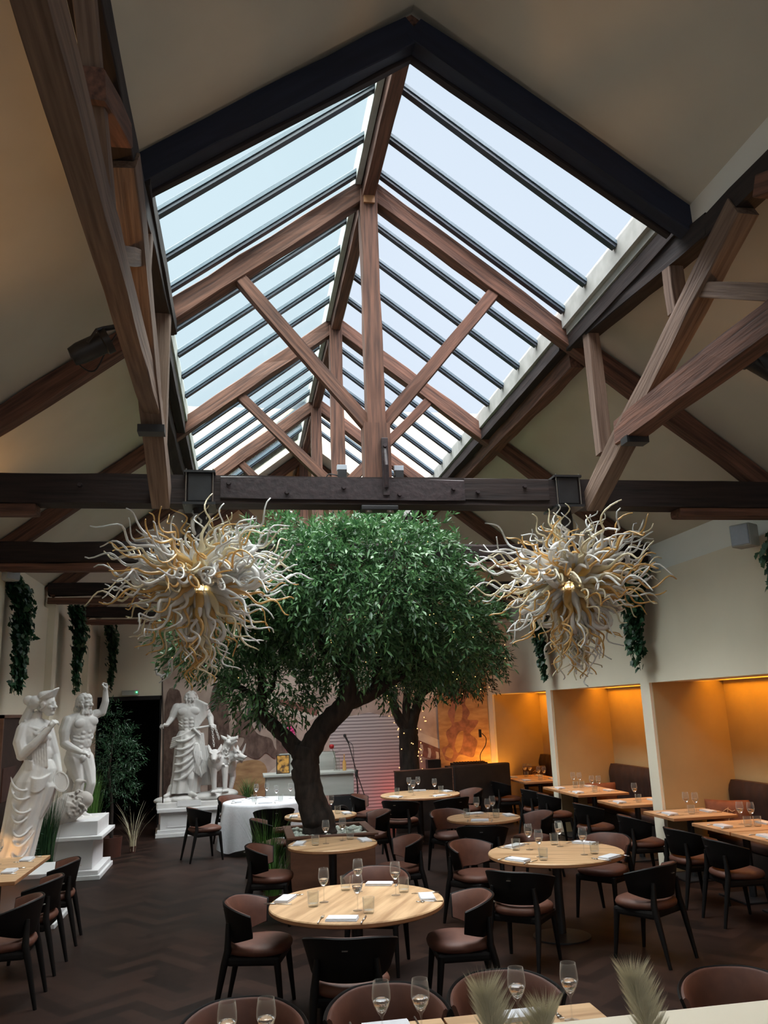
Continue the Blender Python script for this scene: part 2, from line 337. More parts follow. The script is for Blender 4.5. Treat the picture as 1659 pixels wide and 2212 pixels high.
# skylight glazing
bars = [5.05 + .74*i for i in range(15)]
ys_bar = [5.88, 6.52, 7.06, 7.85, 8.45, 9.05, 9.65, 10.45, 11.05, 11.65, 12.25, 12.85, 13.5, 14.1, 14.7]
for s, pm, nm in ((-1, paneL, 'window_1'), (1, paneR, 'window_2')):
    bm = NB(); slope(bm, s*.10, s*1.95, 4.93, 15.6, roofz(.10)+.07, roofz(1.95)+.07, .012)
    win = struct(nm, bm, pm)
    for y in ys_bar:
        b = beam('glazing_bar', (s*.08, y, roofz(.08)+.035), (s*1.935, y, roofz(1.935)+.035), .065, .07, barg, win, 0, bev=.004, n=2)
        b2 = beam('glazing_bead', (0, 0, 0), (2.34, 0, 0), .022, .03, barl, b, 0, bev=0, n=1); b2.location = (.0, -.034 if s > 0 else .034, .01)
# white curb along the foot of the glass, ridge capping
bm = NB()
for s in (-1, 1): bb(bm, (s*1.93, 4.95, 5.80), (s*2.06, 15.6, 6.02)); bb(bm, (s*1.97, 4.95, 5.73), (s*2.06, 15.6, 5.80))
bb(bm, (-.13, 4.95, 7.28), (-.07, 15.6, 7.46)); bb(bm, (.07, 4.95, 7.32), (.11, 15.6, 7.46)); bb(bm, (-.13, 4.9, 7.46), (.13, 15.6, 7.52))
struct('trim_3', bm, curbw)

# ---------------------------------------------------------------- timber frame
def fork(name, lab, loc=(0, 0, 0), grp=None): return thing(name, lab, name.replace('_', ' '), loc, 0, grp)
zt = 4.08
names = ['nearest roof truss, its iron-plated tie beam carrying both chandeliers', 'second roof truss from the camera, tie beam crossing behind the tree crown', 'third roof truss from the camera, high beyond the tree', 'farthest roof truss, at the end of the skylight']
def bolt(bm, x, y, z, r=.022): 
    g = bmesh.ops.create_cone(bm, cap_ends=True, segments=8, radius1=r, radius2=r*.8, depth=.03)['verts']
    bmesh.ops.transform(bm, matrix=Matrix.Translation((x, y, z)) @ Matrix.Rotation(R(90), 4, 'X'), verts=g)
for k in range(4):
    Y = 7.2+3*k; T_ = fork('roof_truss', names[k], (0, Y, 0), 'king-post roof trusses'); pl = (0, Y, 0)
    tm = timber
    for s in (-1, 1):
        beam('rafter', (s*.04, Y, 7.24), (s*4.16, Y, 7.28-.774*4.16), .15, .19, tm, T_, .009, ploc=pl)
        beam('strut', (s*.05, Y, 4.72 if k == 0 else 4.95), (s*1.27, Y, 6.20), .10, .12, tm, T_, .005, ploc=pl)
    kp = beam('king_post', (0, Y-.01, 4.23), (0, Y-.01, 7.22), .17, .17, tm, T_, .007, up=(0, 1, 0), ploc=pl)
    beam('king_post_foot', (0, Y-.01, 4.20), (0, Y-.01, 4.74), .25, .185, tm, T_, .004, up=(0, 1, 0), ploc=pl)
    if k == 0:
        beam('tie_beam', (-4.16, Y, zt), (4.16, Y, zt), .22, .26, timberd, T_, .004, ploc=pl)
        p_ = beam('iron_plate', (-1.42, Y-.12, 4.095), (.80, Y-.12, 4.085), .02, .20, ironp, T_, .001, ploc=pl)
        beam('iron_plate', (.80, Y-.12, 4.10), (1.62, Y-.12, 4.10), .015, .21, timberd, T_, .001, ploc=pl)
        bm = NB()
        for x, z in ((-1.35, 4.13), (-.84, 4.05), (-.33, 4.10), (.18, 4.04), (.69, 4.10), (.92, 4.07), (1.38, 4.13), (-1.95, 4.06), (-2.6, 4.10)): bolt(bm, x, -.14, z)
        obj('bolt_heads', bm, steel and ironp, T_)
        bm = NB(); bb(bm, (.03, -.145, 4.03), (.09, -.10, 4.58), .004); tube(bm, [(.06, -.13, 4.5), (.06, -.19, 4.3), (.06, -.15, 4.1)], .02, 6)
        bolt(bm, .06, -.15, 4.5); bolt(bm, .06, -.15, 4.36); obj('iron_strap', bm, ironp, T_)
        bm = NB()
        for s in (-1, 1): bb(bm, (s*2.95, -.10, 3.86), (s*4.15, .10, 3.95), .03)
        obj('corbel', bm, timber, T_)
        bm = NB(); bb(bm, (-.055, -.10, 7.05), (.055, -.125, 7.2)); obj('packing_block', bm, oake, T_)
    else:
        beam('tie_beam', (-4.16, Y, zt+.03), (4.16, Y, zt-.02), .20, .25 if k == 1 else .19, timberd, T_, .012, ploc=pl, bev=.03)
        beam('tie_beam_lower_half', (-4.16, Y, zt-.15), (4.16, Y, zt-.17), .16, .09, timber, T_, .006, ploc=pl)
# near gable frame of the skylight
G = fork('gable_frame', 'shade-coloured blue-black gable rafters framing the near end of the skylight', (0, 4.95, 0)); pl = (0, 4.95, 0)
navy = mat('shade_blue_timber', (.010, .014, .034), .7, (.005, .008, .022), (2, 22, 22), .3)  # unlit shade and blue lens tint put into the rafter colour
for s in (-1, 1):
    beam('rafter', (0, 4.95, 7.03), (s*2.06, 4.95, 7.03-.705*2.06), .13, .22, navy, G, .006, ploc=pl)
    beam('inner_frame', (0, 5.05, 6.93), (s*1.95, 5.05, 6.93-.70*1.95), .06, .10, timberd, G, .003, ploc=pl)
# ridge beam
r_ = beam('ridge_beam', (0, 4.95, 7.22), (0, 17.9, 7.30), .12, .20, timber, None, .005); tag(r_, 'long brown ridge beam at the apex of the skylight', 'ridge beam')
# longitudinal side frames
for s, nm in ((-1, 'left'), (1, 'right')):
    Xp = 2.06 if s > 0 else -1.92
    gm = timber if s > 0 else timber
    F_ = fork('side_frame', f'braced timber side frame carrying the {nm} edge of the skylight', (Xp, 6, 0), 'longitudinal roof frames'); pl = (Xp, 6, 0)
    beam('purlin', (Xp+s*.02, 7.25, 5.70), (Xp+s*.02, 4.7, 5.42), .16, .17, timberd, F_, .006, ploc=pl); beam('near_purlin', (Xp+s*.02, 4.75, 5.41), (Xp+s*.02, -2.8, 5.22), .16, .17, timberd, F_, .006, ploc=pl)
    beam('upper_purlin', (Xp-s*.02, 7.2, 5.66), (Xp-s*.02, 4.9, 5.62), .12, .14, timberd, F_, .004, ploc=pl)
    beam('long_brace', (Xp, 7.12, 3.98), (Xp, 4.35, 5.33), .15, .19, timberg, F_, .010, ploc=pl)
    beam('lower_beam', (Xp, 6.35, 4.42 if s > 0 else 4.50), (Xp, -2.8, 4.47 if s > 0 else 4.58), .17 if s > 0 else .125, .22, timberg if s < 0 else timber, F_, .006, ploc=pl)
    beam('post', (Xp, 6.76, 4.36), (Xp, 6.78, 5.66), .12, .13, timberg, F_, .006, up=(0, 1, 0), ploc=pl)
    beam('short_post', (Xp, 5.27, 5.02), (Xp, 5.27, 5.42), .12, .12, timberg, F_, .004, up=(0, 1, 0), ploc=pl)
    beam('raking_strut', (Xp, 4.98, 5.06), (Xp, 4.10, 4.56), .11, .11, timberg, F_, .006, ploc=pl)
    beam('near_brace', (Xp, 4.12, 5.32), (Xp, 3.3, 4.95), .14, .14, timber, F_, .006, ploc=pl)
    beam('near_strut', (Xp, 4.0, 4.55), (Xp, 3.1, 5.22), .09, .10, timberg, F_, .004, ploc=pl)
    bm = NB(); bb(bm, (-.10, .10, 4.26), (.10, .22, 4.32)); obj('joint_strap', bm, blackm, F_)
for s, nm in ((-1, 'left'), (1, 'right')):
    Xp = s*2.06; P_ = fork('purlin', f'dark stepped purlin under the {nm} edge of the far skylight', (Xp, 7.3, 0), 'far purlins'); pl = (Xp, 7.3, 0)
    beam('upper_timber', (s*2.0, 7.3, 5.70), (s*2.0, 17.9, 5.74), .10, .14, timberd, P_, .004, ploc=pl)
    beam('lower_timber', (s*2.13, 7.3, 5.55), (s*2.13, 17.9, 5.60), .15, .19, timberd if s < 0 else timber, P_, .008, ploc=pl)
# things fixed to the nearest tie beam
def clamp(x, lab):
    t = thing('beam_clamp', lab, 'clamp', (x, 7.2, 0), 0, 'clamps hanging the chandeliers')
    bm = NB(); bb(bm, (-.10, -.16, 3.96), (.10, .14, 4.215), .008); obj('clamp_body', bm, blackm, t)
    bm = NB(); bb(bm, (-.135, -.18, 4.215), (.135, .16, 4.235)); obj('clamp_plate', bm, blackm, t); bm = NB(); bb(bm, (-.14, -.18, 3.925), (.14, .16, 3.95)); obj('clamp_plate', bm, blackm, t)
    for dx in (-.115, .115): bm = NB(); tube(bm, [(dx, -.165, 3.92), (dx, -.165, 4.25)], .006, 6); obj('threaded_rod', bm, steel, t)
clamp(-1.60, 'black steel clamp on the beam above the left chandelier'); clamp(1.80, 'black steel clamp on the beam above the right chandelier')
t = thing('junction_box', 'small black twin-socket fitting under the middle of the nearest tie beam', 'junction box', (0.0, 7.15, 3.90))
bm = NB(); bb(bm, (-.17, -.07, 0), (.17, .07, .045), .01); obj('housing', bm, blackm, t)
for dx in (-.10, .10): bm = NB(); lathe(bm, [(.035, -.02), (.035, 0)], 16, (dx, -.02, 0)); obj('lens', bm, steel, t)
for (x, lab) in ((-.33, 'small grey control box on top of the beam, left of the king post'), (.20, 'small grey control box on top of the beam, right of the king post')):
    t = thing('control_box', lab, 'control box', (x, 7.16, 4.21), 0, 'control boxes on the beam')
    bm = NB(); bb(bm, (-.04, -.04, 0), (.04, .04, .08), .004); obj('case', bm, blackm, t)
    bm = NB(); bb(bm, (-.045, -.02, .08), (.045, .03, .13), .003); obj('cover', bm, spkw, t)
    bm = NB(); tube(bm, crv([(-.04, 0, .03), (-.12, -.01, .04), (-.15, 0, .005)], 5), .006, 5); obj('cable', bm, blackm, t)
def spotlight(loc, aim, lab, rz):
    t = thing('stage_spotlight', lab, 'spotlight', loc, rz, 'stage spotlights on the timber frames')
    bm = NB(); lathe(bm, [(.0, -.16), (.07, -.15), (.085, -.08), (.085, .10), (.10, .11), (.10, .16), (.085, .16), (.08, .10), (0, .09)], 20)
    bmesh.ops.rotate(bm, verts=bm.verts, cent=(0, 0, 0), matrix=Matrix.Rotation(R(aim), 3, 'Y')); obj('lamp_body', bm, blackm, t, True, 40)
    bm = NB(); tube(bm, [(0, -.11, 0), (.06, -.12, .10), (.10, -.02, .17), (.10, .02, .17), (.06, .12, .10), (0, .11, 0)], .012, 6); obj('yoke', bm, blackm, t)
    bm = NB(); tube(bm, [(.10, 0, .17), (.22, 0, .20)], .02, 8); bb(bm, (.2, -.03, .14), (.27, .03, .24)); obj('bracket', bm, blackm, t)
    bm = NB(); tube(bm, crv([(-.05, .05, .05), (-.1, .08, -.08), (.02, .1, -.14), (.12, .06, .05), (.2, 0, .15)], 6), .006, 5); obj('cable', bm, blackm, t)
spotlight((-2.38, 6.05, 4.90), 60, 'black stage spotlight hung off the left timber frame', 0)
spotlight((2.42, 4.85, 4.42), 60, 'black stage spotlight hung off the right timber frame', PI)
def wallspeaker(loc, rz, lab):
    t = thing('wall_speaker', lab, 'speaker', loc, rz, 'wall speakers'); bm = NB(); bb(bm, (-.11, -.10, 0), (.11, .10, .24), .02); obj('cabinet', bm, curbw, t, True, 40)
    bm = NB(); bb(bm, (-.095, -.115, .015), (.095, -.098, .225), .008); obj('grille', bm, spkw, t)
    bm = NB(); bb(bm, (-.03, .08, .08), (.03, .2, .16)); obj('bracket', bm, blackm, t)
wallspeaker((3.98, 7.66, 3.66), R(-60), 'pale box speaker at the right edge, above the wall ledge')
wallspeaker((-4.02, 10.35, 3.80), R(60), 'pale box speaker at the left edge, above trailing ivy')
t = thing('emergency_light', 'white emergency light box with green lamp over the dark passage', 'emergency light', (-3.50, 17.98, 2.60))
bm = NB(); bb(bm, (-.17, -.06, 0), (.17, 0, .10), .01); obj('case', bm, curbw, t)
bm = NB(); lathe(bm, [(.012, 0), (.012, .02)], 10, (.13, -.07, .05)); obj('indicator_lamp', bm, greenled, t)
# dark board on the left wall
t = thing('wall_board', 'dark red framed notice board on the left wall beside the robed statue', 'notice board', (-4.14, 11.6, 1.25))
bm = NB(); bb(bm, (-.01, -.62, -.45), (.03, .42, .95), .008); obj('board', bm, sofam, t)
bm = NB(); bb(bm, (.03, -.5, -.05), (.04, .1, .35)); obj('paper', bm, cushd, t)
bm = NB(); bb(bm, (-.01, -.66, -.49), (.045, -.62, .99)); bb(bm, (-.01, .42, -.49), (.045, .46, .99)); bb(bm, (-.01, -.66, .95), (.045, .46, .99)); obj('frame', bm, planterm, t)

# ---------------------------------------------------------------- mural on the back wall
MU = thing('wall_mural', 'large printed mural of a marble staircase and statues on the back wall', 'mural', (0, 17.99, 0))
mur1 = mat('mural_print_beige', (.56, .45, .385), .7, (.36, .27, .225), (1.8, 1.8, 1.8), lo=.38, hi=.62, detail=8)
mpale = mat('mural_print_pale', (.72, .65, .57), .7, (.56, .49, .42), (5, 5, 5), detail=8)
mbrown = mat('mural_print_brown', (.19, .125, .10), .7, (.09, .055, .045), (14, 14, 7), detail=8)
mred = mat('mural_print_red_marble', (.30, .13, .10), .7, (.16, .07, .055), (9, 9, 9), detail=8)
mochre = mat('mural_print_ochre', (.48, .30, .15), .7, (.26, .13, .06), (3, 3, 9), lo=.3, hi=.7, detail=9)
mgrey = mat('mural_print_grey', (.11, .10, .10), .7)
def steps_mat():
    m = mat('mural_print_steps', (.42, .38, .38), .7); t_ = m.node_tree; b = t_.nodes['Principled BSDF']
    c = t_.nodes.new('ShaderNodeTexCoord'); wv = t_.nodes.new('ShaderNodeTexWave'); wv.bands_direction = 'Z'; wv.inputs['Scale'].default_value = 4.6; wv.inputs['Distortion'].default_value = .6
    r = t_.nodes.new('ShaderNodeValToRGB'); r.color_ramp.elements[0].color = (.26, .23, .24, 1); r.color_ramp.elements[1].color = (.62, .58, .58, 1); r.color_ramp.elements[0].position = .1; r.color_ramp.elements[1].position = .5
    t_.links.new(c.outputs['Object'], wv.inputs['Vector']); t_.links.new(wv.outputs['Fac'], r.inputs['Fac']); t_.links.new(r.outputs[0], b.inputs['Base Color']); return m
msteps = steps_mat()
bm = NB(); bb(bm, (-2.86, -.03, 0), (4.14, 0, 4.3)); obj('mural_panel', bm, mur1, MU)
lay = [0]
from mathutils.geometry import tessellate_polygon
def flat(name, polys, m):
    lay[0] += 1; bm = NB(); y = -.031-.0012*lay[0]
    for P in polys:
        vv = [bm.verts.new((x, y, z)) for x, z in P]
        for tr in tessellate_polygon([[Vector((x, z, 0)) for x, z in P]]): bm.faces.new([vv[i] for i in tr])
    obj(name, bm, m, MU)
_flat = flat
def flat(name, polys, m):
    if len(polys) > 5: return _flat(name, polys, m)
    for P in polys: _flat(name, [P], m)
def sm(P, n=4):
    N = len(P); return [(v.x, v.y) for v in crv([(x, z, 0) for x, z in P+[P[0]]], n)[:-1]]
flat('printed_steps', [[(.62, .1), (.62, 1.70), (.95, 2.0), (1.5, 2.08), (2.1, 1.92), (2.35, 1.3), (2.4, .1)]], msteps)
flat('printed_balustrade', [[(-.9, .55), (-.1, 1.22), (.62, 1.95), (.75, 2.12), (.62, 2.16), (.45, 2.02), (-.2, 1.30), (-.95, .72)], [(-.75, 2.3), (.2, 1.95), (.5, 2.1), (-.7, 2.6)], [(2.45, 1.68), (3.2, 1.36), (3.6, 1.02), (3.4, .92), (3.1, 1.2), (2.45, 1.5)], [(2.3, 2.0), (3.3, 2.6), (3.2, 2.75), (2.25, 2.2)]], mpale)
flat('printed_arches', [sm([(-1.9, .1), (-1.9, 2.2), (-1.75, 2.8), (-1.5, 2.2), (-1.5, .1)]), sm([(-2.8, .1), (-2.8, 2.4), (-2.6, 2.7), (-2.45, 2.3), (-2.5, .1)]), sm([(-.5, 1.3), (-.5, 1.75), (-.32, 1.95), (-.12, 1.8), (-.1, 1.4)])], mbrown)
bal = []
for i in range(9):
    x = -.75+i*.155; z = .62+i*.140; bal.append([(x, z-.22), (x+.03, z-.12), (x+.02, z), (x+.08, z+.03), (x+.09, z-.09), (x+.065, z-.19)])
for i in range(6):
    x = 2.55+i*.17; z = 1.38-i*.085; bal.append([(x, z-.20), (x+.03, z-.10), (x+.02, z), (x+.08, z-.02), (x+.09, z-.12), (x+.065, z-.22)])
flat('printed_red_banister', [[(-.95, .30), (-.1, .95), (.62, 1.72), (.62, 1.9), (-.15, 1.18), (-.95, .52)], [(2.45, 1.20), (3.1, .92), (3.45, .70), (3.45, .92), (3.1, 1.22), (2.45, 1.5)], [(-.45, 2.32), (.35, 2.05), (.4, 2.17), (-.4, 2.45)]], mred)
flat('printed_balusters', bal, mpale)
flat('printed_rock', [sm([(-1.45, .1), (-1.42, .9), (-1.3, 1.15), (-.9, 1.2), (-.7, 1.0), (-.75, .5), (-.8, .1)])], mochre)
flat('printed_bronze_figure', [sm([(-1.5, 1.62), (-1.42, 1.75), (-1.33, 1.98), (-1.40, 2.10), (-1.36, 2.20), (-1.24, 2.20), (-1.20, 2.10), (-1.05, 2.12), (-.82, 2.32), (-.76, 2.28), (-.98, 2.03), (-1.0, 1.9), (-.88, 1.72), (-.62, 1.62), (-.55, 1.45), (-.48, 1.33), (-.55, 1.22), (-.72, 1.34), (-.90, 1.22), (-1.15, 1.3), (-1.22, 1.15), (-1.32, 1.35), (-1.2, 1.55), (-1.18, 1.68), (-1.32, 1.66), (-1.38, 1.55)], 5)], mbrown)
flat('printed_dark_drapery', [sm([(-1.12, 2.15), (-1.05, 2.5), (-.95, 2.45), (-.85, 2.2), (-.82, 1.85), (-.86, 1.78), (-.93, 1.95), (-1.0, 2.05)], 4)], mgrey)
flat('printed_ochre_wall', [[(3.0, .1), (3.0, 4.2), (4.13, 4.2), (4.13, .1)]], mochre)
flat('printed_sculpture_group', [sm([(3.12, 1.02), (3.05, 1.25), (3.2, 1.35), (3.16, 1.6), (3.3, 1.75), (3.22, 2.0), (3.32, 2.2), (3.25, 2.5), (3.42, 2.75), (3.6, 2.62), (3.82, 2.55), (3.72, 2.38), (3.62, 2.2), (3.72, 2.0), (3.66, 1.85), (3.9, 1.82), (3.8, 1.65), (3.7, 1.55), (3.85, 1.4), (3.8, 1.2), (3.72, 1.05), (3.45, 1.12), (3.3, .98)], 5)], mred)
flat('printed_sculpture_lights', [sm([(3.33, 1.3), (3.42, 1.55), (3.55, 1.6), (3.5, 1.3), (3.4, 1.15)]), sm([(3.35, 1.8), (3.42, 2.1), (3.55, 2.15), (3.52, 1.85)]), sm([(3.1, 1.12), (3.18, 1.28), (3.3, 1.2), (3.25, 1.05)])], mochre)
# ---------------------------------------------------------------- chairs
def arc(a0, a1, n, r, cy=0, z=0, rx=None): return [((rx or r)*math.sin(R(a0+(a1-a0)*i/n)), cy-r*math.cos(R(a0+(a1-a0)*i/n)), z) for i in range(n+1)]
def shell(bm, r0, r1, zt_, zb_, a=98, n=26, cy=.04, lean=.05):
    rings = []
    for i in range(n+1):
        f = -1+2*i/n; an = R(a*f); e = abs(f)
        top = zt_(e); bot = zb_(e); rr = []
        for (r, z) in ((r0, bot+.006), (r0+(r1-r0)*.5, bot), (r1, bot+.006), (r1+lean*.5, (top+bot)/2), (r1+lean, top-.008), ((r0+r1)/2+lean, top), (r0+lean, top-.008), (r0+lean*.5, (top+bot)/2)):
            rr.append(bm.verts.new((r*1.05*math.sin(an), cy-r*math.cos(an), z)))
        rings.append(rr)
    for A, B in zip(rings, rings[1:]):
        for k in range(8): bm.faces.new((A[k], A[(k+1) % 8], B[(k+1) % 8], B[k]))
    bm.faces.new(rings[0][::-1]); bm.faces.new(rings[-1])
def make_chair():
    t = thing('dining_chair', 'x', 'chair')
    bm = NB()                                                       # domed upholstered seat
    rows = []
    for j, (sc, z) in enumerate(((.90, .415), (1.0, .43), (1.02, .452), (.98, .474), (.86, .487), (.6, .494), (.25, .497))):
        rows.append([bm.verts.new((sc*.245*math.copysign(abs(math.cos(q))**.72, math.cos(q))*(1-.08*(math.sin(q) < 0)), .02+sc*.235*math.copysign(abs(math.sin(q))**.72, math.sin(q)), z)) for q in [2*PI*i/28 for i in range(28)]])
    for A, B in zip(rows, rows[1:]):
        for i in range(28): bm.faces.new((A[i], A[(i+1) % 28], B[(i+1) % 28], B[i]))
    bm.faces.new(rows[-1]); bm.faces.new(rows[0][::-1]); obj('seat', bm, leather, t, True)
    e_t = lambda e: .775-.10*max(0, e-.25)**1.6; e_b = lambda e: .505+.10*max(0, e-.55)
    bm = NB(); shell(bm, .212, .235, lambda e: e_t(e)-.002, lambda e: e_b(e)+.004, 84); obj('backrest', bm, leather, t, True, 50)
    bm = NB(); shell(bm, .236, .252, e_t, e_b, 86); obj('back_shell', bm, chairb, t, True, 50)
    bm = NB(); bb(bm, (-.225, -.175, .355), (.225, .215, .418), .02); obj('seat_frame', bm, chairb, t)
    for sx in (-1, 1):
        bm = NB(); tube(bm, [(sx*.225, .235, 0), (sx*.205, .19, .40)], [.015, .027], 8); obj('leg', bm, chairb, t, True, 50)
        bm = NB(); tube(bm, [(sx*.215, -.275, 0), (sx*.212, -.20, .36), (sx*.205, -.175, .46), (sx*.186, -.178, .64)], [.015, .027, .028, .018], 8); obj('leg', bm, chairb, t, True, 50)
    bm = NB(); bb(bm, (-.018, -.268, .70), (.018, -.255, .706)); obj('badge', bm, steel, t)
    return t
CH = make_chair(); chused = [False]
def chair(x, y, face, label, group):
    """face = direction (deg, from +x) in which the sitter looks"""
    rz = R(face-90)
    if not chused[0]:
        chused[0] = True; CH.location = (x, y, 0); CH.rotation_euler = (0, 0, rz); CH['label'] = label; CH['group'] = group; return CH
    return dup(CH, (x, y, 0), rz, label, group)

# ---------------------------------------------------------------- tableware prototypes
def mesh_of(bm, m, smooth=True, ang=None):
    o = obj('proto', bm, m, None, smooth, ang); me_ = o.data; bpy.data.objects.remove(o); return me_
bm = NB()
lathe(bm, [(.0, .0), (.034, .0), (.035, .0022), (.012, .005), (.0045, .012), (.0038, .03), (.0038, .085), (.006, .10), (.018, .115), (.033, .142), (.0415, .170), (.0405, .200), (.0345, .240), (.0335, .240), (.0395, .200), (.0405, .170), (.032, .144), (.017, .120), (.004, .112), (0, .112)], 20)
_o = obj('proto', bm, [stemware, lensglass], None, True); b2 = bmesh.new(); b2.from_mesh(_o.data); n0 = len(b2.faces)
lathe(b2, [(0, .113), (.016, .1205), (.0315, .1435), (.038, .162), (.036, .166), (0, .166)], 20); b2.faces.ensure_lookup_table()  # solid lens added inside the bowl so its lower half looks bright
for f_ in b2.faces[n0:]: f_.material_index = 1; f_.smooth = True
bmesh.ops.recalc_face_normals(b2, faces=b2.faces[n0:]); b2.to_mesh(_o.data); b2.free(); M_FL = _o.data; bpy.data.objects.remove(_o)
bm = NB(); cut = lambda i, z: (.035 if i % 2 else -.02) if .012 < z < .072 else 0
lathe(bm, [(0, 0), (.034, 0), (.037, .004), (.038, .012), (.0395, .04), (.041, .072), (.0425, .074), (.0435, .105), (.041, .105), (.039, .03), (.034, .022), (0, .022)], 20, mod=lambda i, z: cut(i, z))
M_TU = mesh_of(bm, cutglass, True, 35)
bm = NB(); bb(bm, (-.11, -.058, 0), (.11, .058, .007), .003); bb(bm, (-.108, -.055, .0075), (.11, .053, .014), .003); bb(bm, (-.106, -.056, .0145), (.105, .05, .019), .002)
M_NA = mesh_of(bm, linen, True, 40)
bm = NB(); tube(bm, [(0, -.10, .004), (0, -.02, .006), (0, .03, .010), (0, .045, .008)], [.0045, .0035, .003, .006], 6); bb(bm, (-.011, .04, .005), (.011, .06, .008))
for dx in (-.009, -.003, .003, .009): tube(bm, [(dx, .06, .0065), (dx, .098, .010)], .0014, 4)
M_FO = mesh_of(bm, steel)
bm = NB(); tube(bm, [(0, -.11, .004), (0, -.02, .005)], [.006, .005], 6); prism(bm, [(-.003, -.02), (.008, -.01), (.009, .07), (.004, .10), (-.003, .105)], .0035, .0055)
M_KN = mesh_of(bm, steel)
def put(name, me_, x, y, z, rz, label, cat, group):
    o = bpy.data.objects.new(name, me_); COL.objects.link(o); o.location = (x, y, z); o.rotation_euler = (0, 0, rz); return tag(o, label, cat, group)
def setting(x, y, z, out, where, cutl=True):
    """napkin with fork and knife; out = direction (deg) from table centre to the diner"""
    a = R(out-90); put('napkin', M_NA, x, y, z, a, f'folded white napkin {where}', 'napkin', 'folded napkins on the tables')
    if cutl:
        for s, me_, nm in ((-1, M_FO, 'fork'), (1, M_KN, 'knife')):
            px = x + math.cos(a)*s*-.15; py = y + math.sin(a)*s*-.15
            put('table_'+nm, me_, px, py, z, a+PI, f'steel {nm} {where}', nm, f'{nm} at each place')
def flute(x, y, z, where): put('champagne_flute', M_FL, x, y, z, random.uniform(0, 3), f'stemmed champagne flute {where}', 'glass', 'champagne flutes on the tables')
def tumbler(x, y, z, where): put('cut_glass_tumbler', M_TU, x, y, z, random.uniform(0, 3), f'short cut-glass tumbler {where}', 'glass', 'cut-glass tumblers on the tables')

# ---------------------------------------------------------------- tables
def round_table(x, y, r, label, rot=0, cloth=False):
    t = thing('round_table', label, 'table', (x, y, 0), R(rot), 'round dining tables'); n = 72
    bm = NB(); lathe(bm, [(0, .712), (r-.012, .712), (r, .72), (r, .742), (r-.006, .75), (0, .75)], n)
    o = obj('tabletop', bm, [oak, oake], t, True, 30)
    for p in o.data.polygons:
        if p.center.z < .745: p.material_index = 1
    bm = NB(); lathe(bm, [(0, .69), (.16, .69), (.16, .712), (0, .712)], 20); lathe(bm, [(.045, .03), (.04, .35), (.045, .69)], 16); obj('pedestal', bm, blackm, t, True, 40)
    bm = NB(); lathe(bm, [(0, 0), (.27, 0), (.27, .012), (.05, .035), (0, .035)], 32); obj('foot_plate', bm, blackm, t, True, 40)
    return t
SEAT = {}
def seats(desc, tx, ty, r, spec):
    for (ang, cd, who) in spec: pass
TX = {
 'T1': (-.37, 6.60, .655, 'largest nearest round oak table, laid for four'),
 'T4': (1.76, 8.04, .645, 'round oak table laid for four, to the right of the nearest one'),
 'T2': (-.25, 9.42, .485, 'small round oak table for two in front of the tree planter'),
 'T3': (1.84, 10.76, .47, 'small round oak table for three in the middle of the room'),
 'T5': (1.70, 14.0, .66, 'far round oak table in front of the black partition'),
 'T6': (-.14, 11.98, .50, 'small round oak table half hidden behind the tree trunk')}
for k, (x, y, r, l) in TX.items(): round_table(x, y, r, l, {'T1': 62, 'T4': -25}.get(k, 20))
ND = 'nearest round table'; NR = 'right-hand round table'; NS = 'small round table before the planter'; NM = 'small three-seat table'; NF = 'far round table by the partition'; NH = 'small table behind the trunk'
for x, y, w_ in ((-.61, 6.65, 'left'), (-.31, 6.93, 'back'), (-.40, 6.31, 'front'), (-.05, 6.70, 'right')): flute(x, y, .75, f'at the {w_} of the {ND}')
for x, y, w_ in ((-.70, 6.54, 'left'), (-.40, 7.02, 'back'), (.03, 6.79, 'right'), (-.335, 6.21, 'front')): tumbler(x, y, .75, f'at the {w_} of the {ND}')
for x, y, a, w_ in ((-.89, 6.83, 158, 'left'), (-.11, 7.13, 70, 'back'), (.16, 6.54, -6, 'right'), (-.54, 6.08, 253, 'front')): setting(x, y, .75, a, f'at the {w_} of the {ND}')
for x, y, a, w_ in ((-1.10, 6.86, -14, 'left'), (-.07, 7.60, -112, 'far side'), (.40, 6.50, 176, 'right'), (-.53, 5.76, 76, 'near side')): chair(x, y, a, f'brown leather chair on the {w_} of the {ND}', 'chairs at the nearest round table')
for x, y, w_ in ((1.57, 8.24, 'left rear'), (1.53, 7.84, 'left front'), (1.91, 8.30, 'right rear'), (1.95, 7.79, 'right front')): flute(x, y, .75, f'at the {w_} of the {NR}')
for x, y, w_ in ((1.44, 8.26, 'left rear'), (1.50, 7.66, 'left front'), (1.90, 8.42, 'right rear'), (2.06, 7.80, 'right front')): tumbler(x, y, .75, f'at the {w_} of the {NR}')
for x, y, a, w_ in ((1.50, 8.48, 128, 'left rear'), (1.28, 7.74, 215, 'left front'), (2.20, 8.38, 42, 'right rear'), (2.10, 7.56, 305, 'right front')): setting(x, y, .75, a, f'at the {w_} of the {NR}')
for x, y, a, w_ in ((1.16, 8.78, -52, 'left rear'), (1.16, 7.34, 50, 'left front'), (2.50, 8.62, 216, 'right rear'), (2.26, 7.20, 122, 'right front')): chair(x, y, a, f'brown leather chair at the {w_} of the {NR}', 'chairs at the right-hand round table')
for x, y, w_ in ((-.32, 9.42, 'left'), (-.12, 9.56, 'right')): flute(x, y, .75, f'at the {w_} of the {NS}')
for x, y, w_ in ((-.44, 9.36, 'left'), (-.03, 9.62, 'right')): tumbler(x, y, .75, f'at the {w_} of the {NS}')
for x, y, a, w_ in ((-.60, 9.52, 165, 'left'), (.11, 9.48, 8, 'right')): setting(x, y, .75, a, f'at the {w_} of the {NS}')
